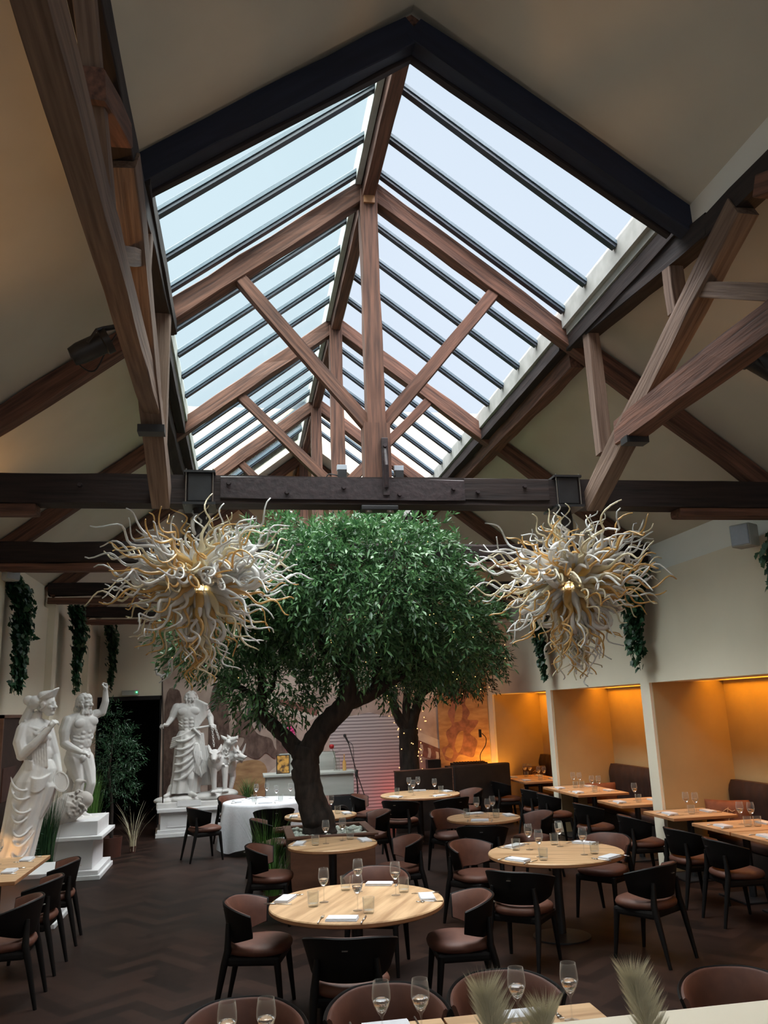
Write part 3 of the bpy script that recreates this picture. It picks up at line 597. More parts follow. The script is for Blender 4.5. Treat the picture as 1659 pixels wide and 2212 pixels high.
for x, y, a, w_ in ((-.93, 9.48, -8, 'left'), (.50, 9.45, 184, 'right')): chair(x, y, a, f'brown leather chair on the {w_} of the {NS}', 'chairs at the table before the planter')
for x, y, w_ in ((1.78, 10.84, 'rear'), (1.86, 10.60, 'middle'), (2.00, 10.86, 'right')): flute(x, y, .75, f'at the {w_} of the {NM}')
for x, y, w_ in ((1.64, 10.82, 'left'), (1.97, 10.62, 'right')): tumbler(x, y, .75, f'at the {w_} of the {NM}')
for x, y, a, w_ in ((1.82, 11.10, 95, 'rear'), (2.18, 10.76, 0, 'right'), (1.70, 10.44, 252, 'front')): setting(x, y, .75, a, f'at the {w_} of the {NM}')
for x, y, a, w_ in ((1.58, 11.46, -70, 'rear'), (2.52, 10.80, 184, 'right'), (1.62, 10.08, 72, 'front')): chair(x, y, a, f'brown leather chair at the {w_} of the {NM}', 'chairs at the three-seat table')
for x, y, w_ in ((1.60, 14.40, 'left rear'), (1.56, 13.86, 'left front'), (1.76, 14.42, 'rear middle'), (1.93, 13.90, 'right')): flute(x, y, .75, f'at the {w_} of the {NF}')
for x, y, w_ in ((1.33, 14.1, 'left'), (1.60, 14.28, 'rear'), (2.07, 14.05, 'right')): tumbler(x, y, .75, f'at the {w_} of the {NF}')
for x, y, a, w_ in ((2.20, 14.16, 15, 'right'), (1.93, 13.52, 292, 'right front'), (1.80, 14.5, 80, 'rear'), (1.24, 13.70, 214, 'left front')): setting(x, y, .75, a, f'at the {w_} of the {NF}')
for x, y, a, w_ in ((.82, 14.25, -14, 'left'), (2.56, 14.2, 190, 'right'), (1.22, 13.22, 58, 'left front'), (2.02, 13.18, 110, 'right front')): chair(x, y, a, f'brown leather chair at the {w_} of the {NF}', 'chairs at the far round table')
flute(.02, 12.1, .75, f'on the {NH}, right of the trunk'); tumbler(.10, 12.0, .75, f'on the {NH}, right of the trunk')
for x, y, a, w_ in ((-.52, 11.9, 175, 'left'), (.22, 11.95, 5, 'right')): setting(x, y, .75, a, f'at the {w_} of the {NH}')
for x, y, a, w_ in ((-.86, 11.75, 5, 'left'), (.58, 11.95, 184, 'right')): chair(x, y, a, f'brown leather chair on the {w_} of the {NH}', 'chairs at the table behind the trunk')
# cloth-covered table
TCx, TCy = -.85, 14.25
ct = round_table(TCx, TCy, .66, 'round table hidden under the long white tablecloth')
bm = NB(); n = 96; rings = []
for (r, z, am) in ((.02, .757, 0), (.60, .757, 0), (.655, .757, 0), (.672, .750, 0), (.680, .72, .004), (.69, .60, .02), (.70, .42, .035), (.71, .24, .05), (.715, .12, .055)):
    rr = []
    for i in range(n):
        th = 2*PI*i/n; f = math.sin(th*9+.6)*.6+math.sin(th*14+2)*.4; pt = max(0, math.cos(2*(th-R(35))))**3
        q = r+am*f+am*1.4*pt; rr.append(bm.verts.new((q*math.cos(th), q*math.sin(th), z-(.06*pt if z < .2 else 0)+(.03 if z < .2 else 0)*f)))
    rings.append(rr)
for A, B in zip(rings, rings[1:]):
    for i in range(n): bm.faces.new((A[i], A[(i+1) % n], B[(i+1) % n], B[i]))
bm.faces.new(rings[0]); tag(obj('tablecloth', bm, linen, None, True, loc=(TCx, TCy, 0)), 'long white tablecloth draped to the floor over the round table', 'tablecloth')
for x, y, w_ in ((-.98, 14.55, 'left rear'), (-.80, 14.65, 'rear'), (-.66, 14.12, 'front'), (-.42, 14.35, 'right')): flute(x, y, .758, f'at the {w_} of the cloth-covered table')
for x, y, w_ in ((-1.02, 14.12, 'left'), (-.60, 14.02, 'front')): tumbler(x, y, .758, f'at the {w_} of the cloth-covered table')
for x, y, a, w_ in ((-1.28, 14.2, 180, 'left'), (-.85, 13.80, 270, 'front'), (-.98, 14.70, 110, 'rear')): setting(x, y, .758, a, f'at the {w_} of the cloth-covered table')
for x, y, a, w_ in ((-1.80, 13.68, 22, 'left'), (-.74, 13.10, 96, 'near side'), (-1.35, 15.15, -50, 'far side')): chair(x, y, a, f'brown leather chair on the {w_} of the cloth-covered table', 'chairs at the cloth-covered table')
# square tables along the right wall
def square_table(x0, x1, y0, y1, label, grp):
    cx_, cy_ = (x0+x1)/2, (y0+y1)/2; t = thing('square_table', label, 'table', (cx_, cy_, 0), 0, grp); a, b = (x1-x0)/2, (y1-y0)/2
    bm = NB(); bb(bm, (-a, -b, .715), (a, b, .75), .005); o = obj('tabletop', bm, [oak, oake], t)
    for p in o.data.polygons:
        if p.normal.z < .5: p.material_index = 1
    bm = NB(); bb(bm, (-.14, -.14, .70), (.14, .14, .715)); tube(bm, [(0, 0, .02), (0, 0, .71)], .04, 12); obj('pedestal', bm, blackm, t)
    bm = NB(); bb(bm, (-.26, -.26, 0), (.26, .26, .02), .006); obj('foot_plate', bm, blackm, t)
RT = [('nearest square table against the right wall, cut by the frame', 7.66, 8.44), ('second square table along the right wall, joined to the nearest', 8.46, 9.22), ('square table beside the near white wall pillar', 9.62, 10.40), ('square table just behind the near white wall pillar', 11.02, 11.82),
      ('square table in the middle niche, nearer of its pair', 12.52, 13.28), ('square table in the middle niche, farther of its pair', 13.30, 14.05), ('square table in the far niche, nearer of its pair', 14.98, 15.72), ('square table in the far niche, farther of its pair', 15.76, 16.50)]
sn = ['first', 'second', 'third', 'fourth', 'fifth', 'sixth', 'seventh', 'eighth']
for i, (l, a, b) in enumerate(RT):
    square_table(3.86, 4.70, a, b, l, 'square tables along the right wall'); c = (a+b)/2; w_ = f'on the {sn[i]} square table from the right edge'
    setting(4.02, c, .75, 180, w_ + ', aisle side', True); setting(4.55, c+.02, .75, 0, w_ + ', wall side', i < 7)
    flute(4.30, c+.08, .75, w_); 
    if i != 3: put('champagne_flute', M_FL, 4.37, c-.02, .75, 0, f'second champagne flute {w_}', 'glass', 'champagne flutes on the tables')
    tumbler(4.26, c-.10, .75, w_)
    if i in (0, 1, 5): put('cut_glass_tumbler', M_TU, 4.36, c-.13, .75, 0, f'second cut-glass tumbler {w_}', 'glass', 'cut-glass tumblers on the tables')
    chair(3.60, c-.02, 4 if i % 2 else -3, f'brown leather chair pulled up to the {sn[i]} square table from the right edge', 'chairs along the right wall')
# left wall table and its chairs
square_table(-4.10, -3.24, 8.42, 9.16, 'square table at the left edge, nearer of the pair', 'square tables at the left wall'); square_table(-4.10, -3.24, 9.17, 9.86, 'square table at the left edge, farther of the pair', 'square tables at the left wall')
setting(-3.42, 9.62, .75, 0, 'on the left-edge table, farther place'); setting(-3.42, 8.95, .75, 0, 'on the left-edge table, nearer place')
flute(-3.72, 9.3, .75, 'at the left edge beside the robed statue'); flute(-3.66, 9.45, .75, 'at the left edge, right-hand of the two'); flute(-3.80, 9.6, .75, 'at the left edge, rearmost')
for x, y, a, w_ in ((-3.10, 9.34, 184, 'farther'), (-3.08, 8.42, 178, 'middle'), (-3.06, 7.55, 182, 'nearest')): chair(x, y, a, f'brown leather chair at the left-edge tables, {w_} one', 'chairs at the left wall')
# foreground table, chairs and half wall
for j, (a, b) in enumerate(((-.30, .42), (-1.02, -.31), (-1.75, -1.03), (-2.5, -1.76))):
    square_table(a, b, 3.46, 4.13, 'foreground square table at the bottom edge, ' + ['rightmost', 'second from the right', 'third from the right', 'leftmost'][j], 'foreground tables')
for x, y, w_ in ((.25, 3.93, 'rightmost'), (.0, 3.93, 'second from right'), (-.45, 3.90, 'third from right'), (-.62, 3.92, 'fourth from right'), (-1.12, 3.84, 'fifth from right'), (-1.28, 3.84, 'leftmost')): flute(x, y, .75, f'in the foreground row, {w_}')
setting(.06, 4.04, .75, 90, 'on the foreground table, right', True); setting(-.58, 4.06, .75, 90, 'on the foreground table, left', True)
for x, y, a, w_ in ((-.52, 4.38, -92, 'centre'), (.10, 4.42, -88, 'right of centre'), (-1.22, 4.36, -90, 'left')): chair(x, y, a, f'brown leather chair facing us at the bottom edge, {w_}', 'foreground chairs')
chair(1.22, 4.14, -100, 'brown leather chair in the bottom right corner behind the half wall', 'foreground chairs')
bm = NB(); bb(bm, (-2.2, 2.55, 0), (4.15, 3.28, .985), .01); bmesh.ops.delete(bm, geom=[], context='VERTS'); struct('trim_4', bm, wallp)

# ---------------------------------------------------------------- niches: benches and cushions
for (a, b, w_) in ((7.0, 10.38, 'nearest'), (10.74, 14.02, 'middle'), (14.38, 17.5, 'farthest')):
    t = thing('banquette', f'dark tufted leather banquette in the {w_} wall niche', 'banquette', (4.95, (a+b)/2, 0), 0, 'banquettes in the wall niches'); h = (b-a)/2
    bm = NB(); bb(bm, (-.22, -h, 0), (.26, h, .34), .01); obj('base', bm, partm, t)
    bm = NB(); bb(bm, (-.24, -h, .34), (.16, h, .46), .04); obj('seat', bm, sofam, t, True, 60)
    bm = NB(); nz_ = 10; ny = int(2*h/.06); G_ = []
    for i in range(ny+1):
        r_ = []
        for j in range(nz_+1):
            y = -h+2*h*i/ny; z = .46+.62*j/nz_; d = .012*abs(math.sin(PI*y/.24)*math.sin(PI*z/.2))
            e = .05*(max(0, j-8)/2)**2; r_.append(bm.verts.new((.13-d*2+e, y, z)))
        r_.append(bm.verts.new((.26, y, 1.08))); r_.append(bm.verts.new((.26, y, .46))); G_.append(r_)
    for A, B in zip(G_, G_[1:]):
        for j in range(len(A)-1): bm.faces.new((A[j], A[j+1], B[j+1], B[j]))
    bm.faces.new(G_[0]); bm.faces.new(G_[-1][::-1]); obj('tufted_back', bm, sofam, t, True, 50)
def pillow(x, y, z, rz, tilt, m, w_, label, emb=True, h=.20):
    t = thing('cushion', label, 'cushion', (x, y, z), rz, 'cushions on the banquettes'); t.rotation_euler = (0, tilt, rz)
    bm = NB(); N = 12; G2 = []
    for s in (1, -1):
        g = [[bm.verts.new((s*.075*((1-u*u)*(1-v*v))**.45, u*w_*(1-.06*(1-abs(v))*0+.04*abs(v)), v*h*(1+.05*abs(u)))) if not (s < 0 and (abs(u) > .999 or abs(v) > .999)) else None for v in [-1+2*j/N for j in range(N+1)]] for u in [-1+2*i/N for i in range(N+1)]]
        G2.append(g)
    for i in range(N+1):
        for j in range(N+1):
            if G2[1][i][j] is None: G2[1][i][j] = G2[0][i][j]
    for g in G2:
        for i in range(N):
            for j in range(N):
                try: bm.faces.new((g[i][j], g[i+1][j], g[i+1][j+1], g[i][j+1]))
                except ValueError: pass
    obj('cover', bm, m, t, True)
    if emb:
        bm = NB()
        for P in ([(-.07, -.05), (-.03, -.085), (0, -.05), (.02, .02), (.05, .05)], [(-.06, .035), (0, .045), (.07, .03), (.10, .045)], [(-.02, -.01), (.03, -.01), (.06, 0)], [(-.05, .07), (0, .10), (.05, .07), (.09, .085)], [(0, .10), (-.03, .085)], [(.01, .12), (.0, .06)]):
            tube(bm, crv([(-.079+.02*(abs(a)+abs(b)), -a, b) for a, b in P], 4), .0045, 5)
        obj('emblem', bm, goldt, t)
pillow(4.86, 10.08, .66, R(50), R(6), cushm, .27, 'rust velvet cushion with a gold script emblem by the near pillar', True)
pillow(4.90, 11.55, .68, R(12), R(-8), cushm, .22, 'tilted rust cushion with gold emblem in the middle niche')
pillow(4.84, 13.85, .62, R(80), R(6), cushm, .26, 'plain rust cushion at the far end of the middle niche', False, .16)
pillow(4.85, 17.2, .66, R(75), R(8), cushd, .24, 'dark cushion with gold emblem in the farthest niche', True)

# ---------------------------------------------------------------- partition, music corner, bar desk
t = thing('low_partition', 'long black low partition in front of the mural', 'partition', (2.55, 15.3, 0), R(10.5))
bm = NB(); bb(bm, (-1.08, -.05, 0), (.02, .05, 1.04), .004); obj('panel', bm, partm, t); bm = NB(); bb(bm, (.04, -.06, 0), (1.22, .10, 1.08), .03); obj('padded_panel', bm, partm, t)
bm = NB(); bb(bm, (-1.09, -.055, 1.04), (.02, .055, 1.055)); bb(bm, (.02, -.055, 0), (.04, .055, 1.06)); obj('metal_edging', bm, timber, t)
t = thing('music_desk', 'black equipment table with mixer behind the low partition', 'table', (3.45, 16.9, 0))
bm = NB(); bb(bm, (-.55, -.25, .92), (.55, .25, .96), .004); obj('tabletop', bm, partm, t)
for x in (-.5, .5):
    for y in (-.2, .2): bm = NB(); bb(bm, (x-.02, y-.02, 0), (x+.02, y+.02, .92)); obj('leg', bm, blackm, t)
t = thing('mixing_console', 'flat black mixing console on the equipment table', 'mixer', (3.35, 16.9, .96)); bm = NB(); bb(bm, (-.35, -.18, 0), (.35, .18, .06), .01); obj('body', bm, blackm, t)
bm = NB(); [lathe(bm, [(.012, 0), (.010, .02)], 8, (-.3+.06*(i % 11), -.1+.08*(i//11), .06)) for i in range(33)]; obj('knobs', bm, partm, t)
t = thing('gooseneck_lamp', 'black gooseneck lamp bending over the equipment table', 'lamp', (3.62, 16.95, .96))
bm = NB(); lathe(bm, [(.05, 0), (.05, .02), (.01, .03)], 16); obj('base', bm, blackm, t)
bm = NB(); tube(bm, crv([(0, 0, .02), (.0, 0, .2), (.12, 0, .38), (.14, 0, .52), (.06, 0, .62)], 6), .009, 6); obj('neck', bm, blackm, t, True)
bm = NB(); bb(bm, (.0, -.05, .54), (.04, .05, .70), .01); obj('head', bm, blackm, t)
t = thing('loudspeaker', 'small black loudspeaker cube standing in front of the mural', 'speaker', (2.72, 17.4, 0)); bm = NB(); bb(bm, (-.14, -.12, .78), (.14, .12, 1.08), .01); obj('cabinet', bm, blackm, t); bm = NB(); tube(bm, [(0, 0, 0), (0, 0, .78)], .02, 8); lathe(bm, [(.16, 0), (.15, .015), (0, .03)], 20); obj('stand', bm, blackm, t)
D = thing('white_desk', 'white painted bar desk in front of the mural, pink light beneath', 'desk', (.03, 16.2, 0))
bm = NB(); bb(bm, (-.86, -.30, .99), (.86, .30, 1.035), .008); obj('desktop', bm, curbw, D)
bm = NB(); bb(bm, (-.80, -.26, .62), (.82, -.22, .99), .004); obj('front_panel', bm, curbw, D)
for x in (-.78, .78): bm = NB(); bb(bm, (x-.03, -.25, 0), (x+.03, .26, .99)); obj('side_panel', bm, curbw, D)
bm = NB(); bb(bm, (-.22, -.24, 0), (-.05, -.2, .6)); obj('left_pier', bm, curbw, D)
t = thing('black_cabinet', 'black speaker cabinet under the right end of the white desk', 'cabinet', (.62, 16.15, 0)); bm = NB(); bb(bm, (-.2, -.2, 0), (.2, .2, .60), .01); obj('cabinet_body', bm, blackm, t)
bm = NB(); lathe(bm, [(.14, 0), (.13, .012), (.04, -.01), (0, 0)], 24); bmesh.ops.rotate(bm, verts=bm.verts, cent=(0, 0, 0), matrix=Matrix.Rotation(R(90), 3, 'X')); bmesh.ops.translate(bm, verts=bm.verts, vec=(0, -.2, .3)); obj('speaker_cone', bm, partm, t)
def bar_chair(x, lab):
    t = thing('white_chair', lab, 'chair', (x, 16.75, 0), 0, 'white chairs behind the desk')
    bm = NB(); bb(bm, (-.2, -.2, .70), (.2, .2, .74), .015); obj('seat', bm, curbw, t)
    bm = NB(); bb(bm, (-.2, .18, .76), (.2, .21, 1.36), .03); obj('backrest', bm, curbw, t, True, 50)
    for a in (-1, 1):
        for b in (-1, 1): bm = NB(); tube(bm, [(a*.2, b*.2, 0), (a*.17, b*.17, .7)], .014, 6); obj('leg', bm, steel, t)
bar_chair(-.30, 'white moulded chair behind the desk, left of the trunk'); bar_chair(.42, 'white moulded chair behind the desk, right of the trunk')
t = thing('picture_frame', 'small framed golden picture standing on the white desk', 'picture', (-.46, 16.05, 1.035)); bm = NB(); bb(bm, (-.125, -.012, 0), (.125, .012, .34), .003); obj('frame', bm, blackm, t)
art = mat('golden_print', (.62, .33, .07), .6, (.09, .045, .02), (11, 11, 11), lo=.42, hi=.56, detail=5); bm = NB(); bb(bm, (-.108, -.016, .016), (.108, -.012, .324)); obj('print', bm, art, t)
t = thing('rose_vase', 'clear glass vase with a single red rose on the desk', 'vase', (.56, 16.15, 1.035)); bm = NB(); lathe(bm, [(0, 0), (.06, 0), (.06, .24), (.055, .24), (.055, .02), (0, .02)], 18); obj('vase', bm, cutglass, t, True, 40)
bm = NB(); tube(bm, crv([(0, 0, .02), (-.02, 0, .2), (-.08, 0, .40)], 5), .005, 5); obj('stem', bm, stemm, t)
bm = NB(); lathe(bm, [(0, 0), (.03, .01), (.045, .04), (.04, .075), (.02, .085), (0, .07)], 10, (-.09, 0, .40), mod=lambda i, z: .15*((i % 2)*2-1)); obj('rose', bm, redm, t, True)
bm = NB()
for (x, z, a) in ((-.03, .33, .6), (.03, .38, -.4), (-.05, .24, 1.2)): prism(bm, [(x, -.01), (x+.05*math.cos(a)+.02, .02), (x+.08*math.cos(a), .0), (x+.03, -.03)], z, z+.004); 
obj('leaves', bm, ivym, t)
t = thing('bottle', 'small amber bottle beside the rose vase', 'bottle', (.70, 16.12, 1.035)); bm = NB(); lathe(bm, [(0, 0), (.035, 0), (.035, .15), (.012, .20), (.012, .27), (0, .27)], 14); obj('body', bm, gl_amber, t, True, 40); bm = NB(); lathe(bm, [(.014, .27), (.014, .30), (0, .30)], 10); obj('cap', bm, goldt, t)
t = thing('orchid', 'magenta orchid rising behind the white desk', 'orchid', (-.30, 16.35, 1.035)); bm = NB(); lathe(bm, [(0, 0), (.05, 0), (.065, .12), (.055, .12), (0, .1)], 16); obj('pot', bm, curbw, t, True, 40)
bm = NB(); tube(bm, crv([(0, 0, .1), (-.02, 0, .4), (-.03, 0, .75), (.04, 0, .82)], 5), .005, 5); obj('stem', bm, stemm, t)
bm = NB()
for i in range(16):
    cx_ = random.uniform(-.07, .09); cz_ = random.choice((random.uniform(.42, .56), random.uniform(.66, .82)))
    for k in range(5):
        a = 2*PI*k/5+i; v0 = bm.verts.new((cx_, random.uniform(-.03, .03), cz_)); v1 = bm.verts.new((cx_+.035*math.cos(a-.4), .0, cz_+.035*math.sin(a-.4))); v2 = bm.verts.new((cx_+.045*math.cos(a), -.01, cz_+.045*math.sin(a))); v3 = bm.verts.new((cx_+.035*math.cos(a+.4), 0, cz_+.035*math.sin(a+.4))); bm.faces.new((v0, v1, v2, v3))
obj('petals', bm, pinkm, t)
t = thing('microphone_stand', 'black microphone stand with boom beside the white desk', 'microphone stand', (.83, 15.2, 0))
bm = NB(); lathe(bm, [(0, 0), (.14, 0), (.13, .02), (.015, .03), (0, .03)], 24); obj('base', bm, blackm, t)
bm = NB(); tube(bm, [(0, 0, .03), (-.02, 0, 1.05)], .012, 8); obj('pole', bm, blackm, t); bm = NB(); tube(bm, [(.12, 0, .62), (-.02, 0, 1.05), (-.17, 0, 1.62)], .009, 8); tube(bm, [(-.03, 0, .98), (-.015, 0, 1.1)], .025, 8); obj('boom', bm, blackm, t)
bm = NB(); tube(bm, [(-.15, 0, 1.56), (-.21, 0, 1.68)], [.014, .018], 10); lathe(bm, [(0, -.03), (.02, -.025), (.028, 0), (.02, .025), (0, .03)], 12, (-.22, 0, 1.70)); obj('microphone', bm, blackm, t, True, 50)
bm = NB(); tube(bm, crv([(-.16, .0, 1.60), (-.08, -.02, 1.5), (-.06, -.02, 1.1), (.03, -.02, .6), (.06, 0, .05)], 6), .005, 5); obj('cable', bm, blackm, t)
for (x, y, lab, c) in ((2.05, 17.45, 'small black floor spotlight glowing red behind the partition', 'red'), (.62, 16.78, 'small black floor spotlight glowing pink behind the desk', 'pink')):
    t = thing('floor_spotlight', lab, 'spotlight', (x, y, 0), 0, 'floor spotlights at the mural'); bm = NB(); lathe(bm, [(0, .0), (.08, 0), (.09, .13), (.075, .13), (.06, .03), (0, .03)], 16); obj('housing', bm, blackm, t, True, 40)
# ---------------------------------------------------------------- leaves
def leafmesh(name, P, D, N_, L_, W_, m, parent=None, tone=None, shape='olive'):
    """many single leaves as one foliage mesh; P base points, D directions, N_ normals"""
    n = len(P); side = np.cross(D, N_); side /= np.linalg.norm(side, axis=1)[:, None]+1e-9; nn = np.cross(side, D)
    L_ = np.asarray(L_)[:, None]; W_ = np.asarray(W_)[:, None]
    if shape == 'olive':
        v = np.stack([P, P+D*L_*.45+side*W_*.5+nn*L_*.04, P+D*L_+nn*L_*-.06, P+D*L_*.45-side*W_*.5+nn*L_*.04, P+D*L_*.5-nn*L_*.02], 1)
        f = [(0, 1, 4), (1, 2, 4), (0, 4, 3), (4, 2, 3)]
    else:
        v = np.stack([P, P+D*L_*.15+side*W_*.62, P+D*L_*.42+side*W_*.38, P+D*L_*.55+side*W_*.50, P+D*L_, P+D*L_*.55-side*W_*.50, P+D*L_*.42-side*W_*.38, P+D*L_*.15-side*W_*.62], 1)
        v[:, 4] -= nn*L_*.18; v[:, 0] -= nn*L_*.05
        f = [(0, 1, 2), (0, 2, 4), (2, 3, 4), (0, 4, 6), (4, 5, 6), (0, 6, 7)]
    k = v.shape[1]; f = np.array(f); F_ = (f[None]+np.arange(n)[:, None, None]*k).reshape(-1, 3)
    me_ = bpy.data.meshes.new(name); me_.vertices.add(n*k); me_.vertices.foreach_set('co', v.reshape(-1)); nf = len(F_)
    me_.loops.add(nf*3); me_.loops.foreach_set('vertex_index', F_.reshape(-1)); me_.polygons.add(nf); me_.polygons.foreach_set('loop_start', np.arange(nf)*3); me_.update()
    at_ = me_.attributes.new('tone', 'FLOAT', 'FACE'); tn = np.random.rand(n) if tone is None else tone; at_.data.foreach_set('value', np.repeat(tn, len(f)).astype(np.float32))
    me_.materials.append(m); o = bpy.data.objects.new(name, me_); COL.objects.link(o)
    if parent: o.parent = parent
    return o
rs = np.random.RandomState(5); np.random.seed(5)
def unit(a): return a/(np.linalg.norm(a, axis=-1, keepdims=True)+1e-9)
def foliage(lobes, ntw, nl, L0, twl, m, parent, droop=.25, shellf=.55, wid=.24):
    P = []; D = []; NN = []; tot = sum(a[1][0]*a[1][1]*a[1][2] for a in lobes); TW = []
    for (c, r, w_) in lobes:
        k = int(ntw*w_*r[0]*r[1]*r[2]/tot); u = unit(rs.randn(k, 3)); rad = shellf+(1.0-shellf)*rs.rand(k, 1)**.7; nse = 1+.10*np.sin(u[:, :1]*7+c[0])*np.cos(u[:, 1:2]*6)+.07*rs.randn(k, 1)
        p = np.array(c)+u*np.array(r)*rad*nse; d = unit(u*np.array([1, 1, .8])+rs.randn(k, 3)*.55+np.array([0, 0, -droop*.3])); TW.append((p, d))
    for p, d in TW:
        k = len(p); a1 = unit(np.cross(d, rs.randn(k, 3))); a2 = np.cross(d, a1)
        for j in range(nl):
            t_ = j/nl; ph = j*2.4; base = p+d*twl*t_+np.array([0, 0, -droop*twl*t_*t_]); sd = a1*math.cos(ph)+a2*math.sin(ph)
            P.append(base); D.append(unit(d*.9+sd*(.9-.4*t_)+rs.randn(k, 3)*.2+np.array([0, 0, -.1]))); NN.append(unit(rs.randn(k, 3)*.5+np.array([0, 0, 1.0])))
    P = np.concatenate(P); D = np.concatenate(D); NN = np.concatenate(NN); n = len(P)
    return leafmesh('foliage', P, D, NN, L0*(.7+.6*rs.rand(n)), L0*wid*(.8+.5*rs.rand(n)), m, parent), TW
def pz(y): t_ = 1780-y; return .82+.0054*t_+5.5e-7*t_*t_
def px(x): return (x-690)*.0059-.29

# planter and tree
t = thing('tree_planter', 'low brown wooden planter box around the tree trunk', 'planter', (-.16, 10.72, 0))
bm = NB()
for a, b in (((-.50, -.5, 0), (.50, -.45, .70)), ((-.50, .45, 0), (.50, .5, .70)), ((-.50, -.45, 0), (-.45, .45, .70)), ((.45, -.45, 0), (.50, .45, .70))): bb(bm, a, b, .006)
obj('box_sides', bm, planterm, t)
bm = NB()
for a, b in (((-.54, -.54, .70), (.54, -.44, .725)), ((-.54, .44, .70), (.54, .54, .725)), ((-.54, -.44, .70), (-.44, .44, .725)), ((.44, -.44, .70), (.54, .44, .725))): bb(bm, a, b, .005)
obj('rim', bm, planterm, t)
bm = NB(); bb(bm, (-.45, -.45, .5), (.45, .45, .64)); obj('soil', bm, bark, t)
bm = NB(); rq = random.Random(4)
for i in range(230):
    x, y = rq.uniform(-.42, .42), rq.uniform(-.42, .42)
    g = bmesh.ops.create_icosphere(bm, subdivisions=1, radius=1)['verts']; s = rq.uniform(.022, .038)
    bmesh.ops.transform(bm, matrix=Matrix.Translation((x-.16, y+10.72, .655+rq.uniform(0, .045))) @ Matrix.Rotation(rq.uniform(0, 3), 4, 'Z') @ Matrix.Diagonal((s*1.4, s, s*.7, 1)), verts=g)
tag(obj('pebbles', bm, pebble, None, True), 'white pebbles filling the planter around the trunk', 'pebbles', kind='stuff')
TR = thing('olive_tree', 'large olive tree with spreading dark limbs rising from the wooden planter', 'tree', (-.25, 10.65, 0)); to = Vector((-.25, 10.65, 0))
def limb(bm, pts, rad, seg=12, wob=.012):
    P = [Vector(p)-to for p in pts]; c = crv(P, 6); n = len(c)-1; rr = np.interp(np.linspace(0, 1, n+1), np.linspace(0, 1, len(rad)), rad)
    rl = random.Random(len(bm.verts)+3); tube(bm, [p+Vector((rl.uniform(-wob, wob), rl.uniform(-wob, wob), 0)) for p in c], [r*(1+.05*rl.uniform(-1, 1)) for r in rr], seg)
Pt = lambda x, y, Y: (px(x)*(1+(Y-10.5)*.0), Y, pz(y))
bm = NB()
limb(bm, [(-.27, 10.65, .60), Pt(690, 1780, 10.65), Pt(672, 1720, 10.65), Pt(664, 1660, 10.62), Pt(668, 1620, 10.6)], [.215, .195, .175, .17, .165], 16)
limb(bm, [Pt(668, 1630, 10.6), Pt(700, 1575, 10.5), Pt(742, 1530, 10.35), Pt(750, 1480, 10.3), Pt(722, 1425, 10.3), Pt(672, 1368, 10.25), Pt(625, 1330, 10.2)], [.15, .135, .125, .10, .075, .05, .03], 14)
limb(bm, [Pt(662, 1640, 10.6), Pt(630, 1600, 10.7), Pt(590, 1560, 10.8), Pt(570, 1525, 10.8), Pt(574, 1460, 10.8), Pt(562, 1385, 10.7), Pt(560, 1330, 10.7)], [.12, .095, .082, .07, .05, .035, .02])
limb(bm, [Pt(745, 1528, 10.35), Pt(800, 1508, 10.4), Pt(858, 1475, 10.5), Pt(905, 1452, 10.6), Pt(965, 1425, 10.7)], [.095, .085, .07, .045, .02])
limb(bm, [Pt(575, 1520, 10.8), Pt(540, 1490, 10.9), Pt(490, 1460, 10.9), Pt(440, 1430, 11)], [.05, .04, .03, .015])
limb(bm, [Pt(572, 1515, 10.8), Pt(598, 1480, 10.9), Pt(604, 1430, 11), Pt(590, 1380, 11)], [.035, .03, .02, .01])
limb(bm, [Pt(810, 1500, 10.4), Pt(812, 1450, 10.2), Pt(830, 1400, 10.2), Pt(862, 1330, 10.1), Pt(900, 1215, 10.0)], [.05, .045, .038, .028, .012])
limb(bm, [Pt(738, 1450, 10.3), Pt(790, 1395, 10.1), Pt(822, 1320, 9.9), Pt(845, 1240, 9.9), Pt(870, 1140, 9.9)], [.05, .04, .032, .022, .01])
limb(bm, [Pt(720, 1425, 10.3), Pt(708, 1360, 10.2), Pt(700, 1270, 10.1), Pt(712, 1180, 10.0), Pt(725, 1115, 10.0)], [.045, .035, .028, .02, .01])
limb(bm, [Pt(640, 1345, 10.2), Pt(630, 1290, 10.1), Pt(606, 1220, 10.0), Pt(600, 1160, 9.9)], [.035, .028, .02, .01])
limb(bm, [Pt(665, 1365, 10.2), Pt(620, 1350, 9.9), Pt(570, 1300, 9.8)], [.03, .02, .01])
limb(bm, [Pt(860, 1470, 10.5), Pt(905, 1400, 10.2), Pt(940, 1320, 10.1), Pt(975, 1250, 10)], [.035, .028, .018, .01])
obj('trunk', bm, bark, TR, True)
lobes = [((.22, 10.35, 3.62), (1.55, 1.45, .92), 1.0), ((-.55, 10.3, 3.95), (.95, 1.1, .62), 1.0), ((.45, 10.2, 4.12), (1.05, 1.1, .48), 1.0), ((-1.42, 10.75, 3.16), (.80, .85, .50), 1.2), ((1.35, 10.5, 3.15), (.80, .9, .68), 1.1), ((.45, 10.7, 2.78), (1.2, .9, .38), .7), ((-.85, 10.7, 2.55), (.68, .8, .36), 1.1), ((-.95, 10.4, 3.5), (.7, .8, .5), .8)]
lobes = [(tuple(np.array(c)-np.array((-.25, 10.65, 0))), r, w_) for c, r, w_ in lobes]
fo, TW = foliage(lobes, 4300, 11, .098, .26, olive, TR, .5, .45, .30)
bm = NB()
for p, d in TW:
    for i in range(0, len(p), 9): tube(bm, [Vector(p[i]), Vector(p[i]+d[i]*.15), Vector(p[i]+d[i]*.26+np.array([0, 0, -.1]))], [.004, .003, .0015], 4)
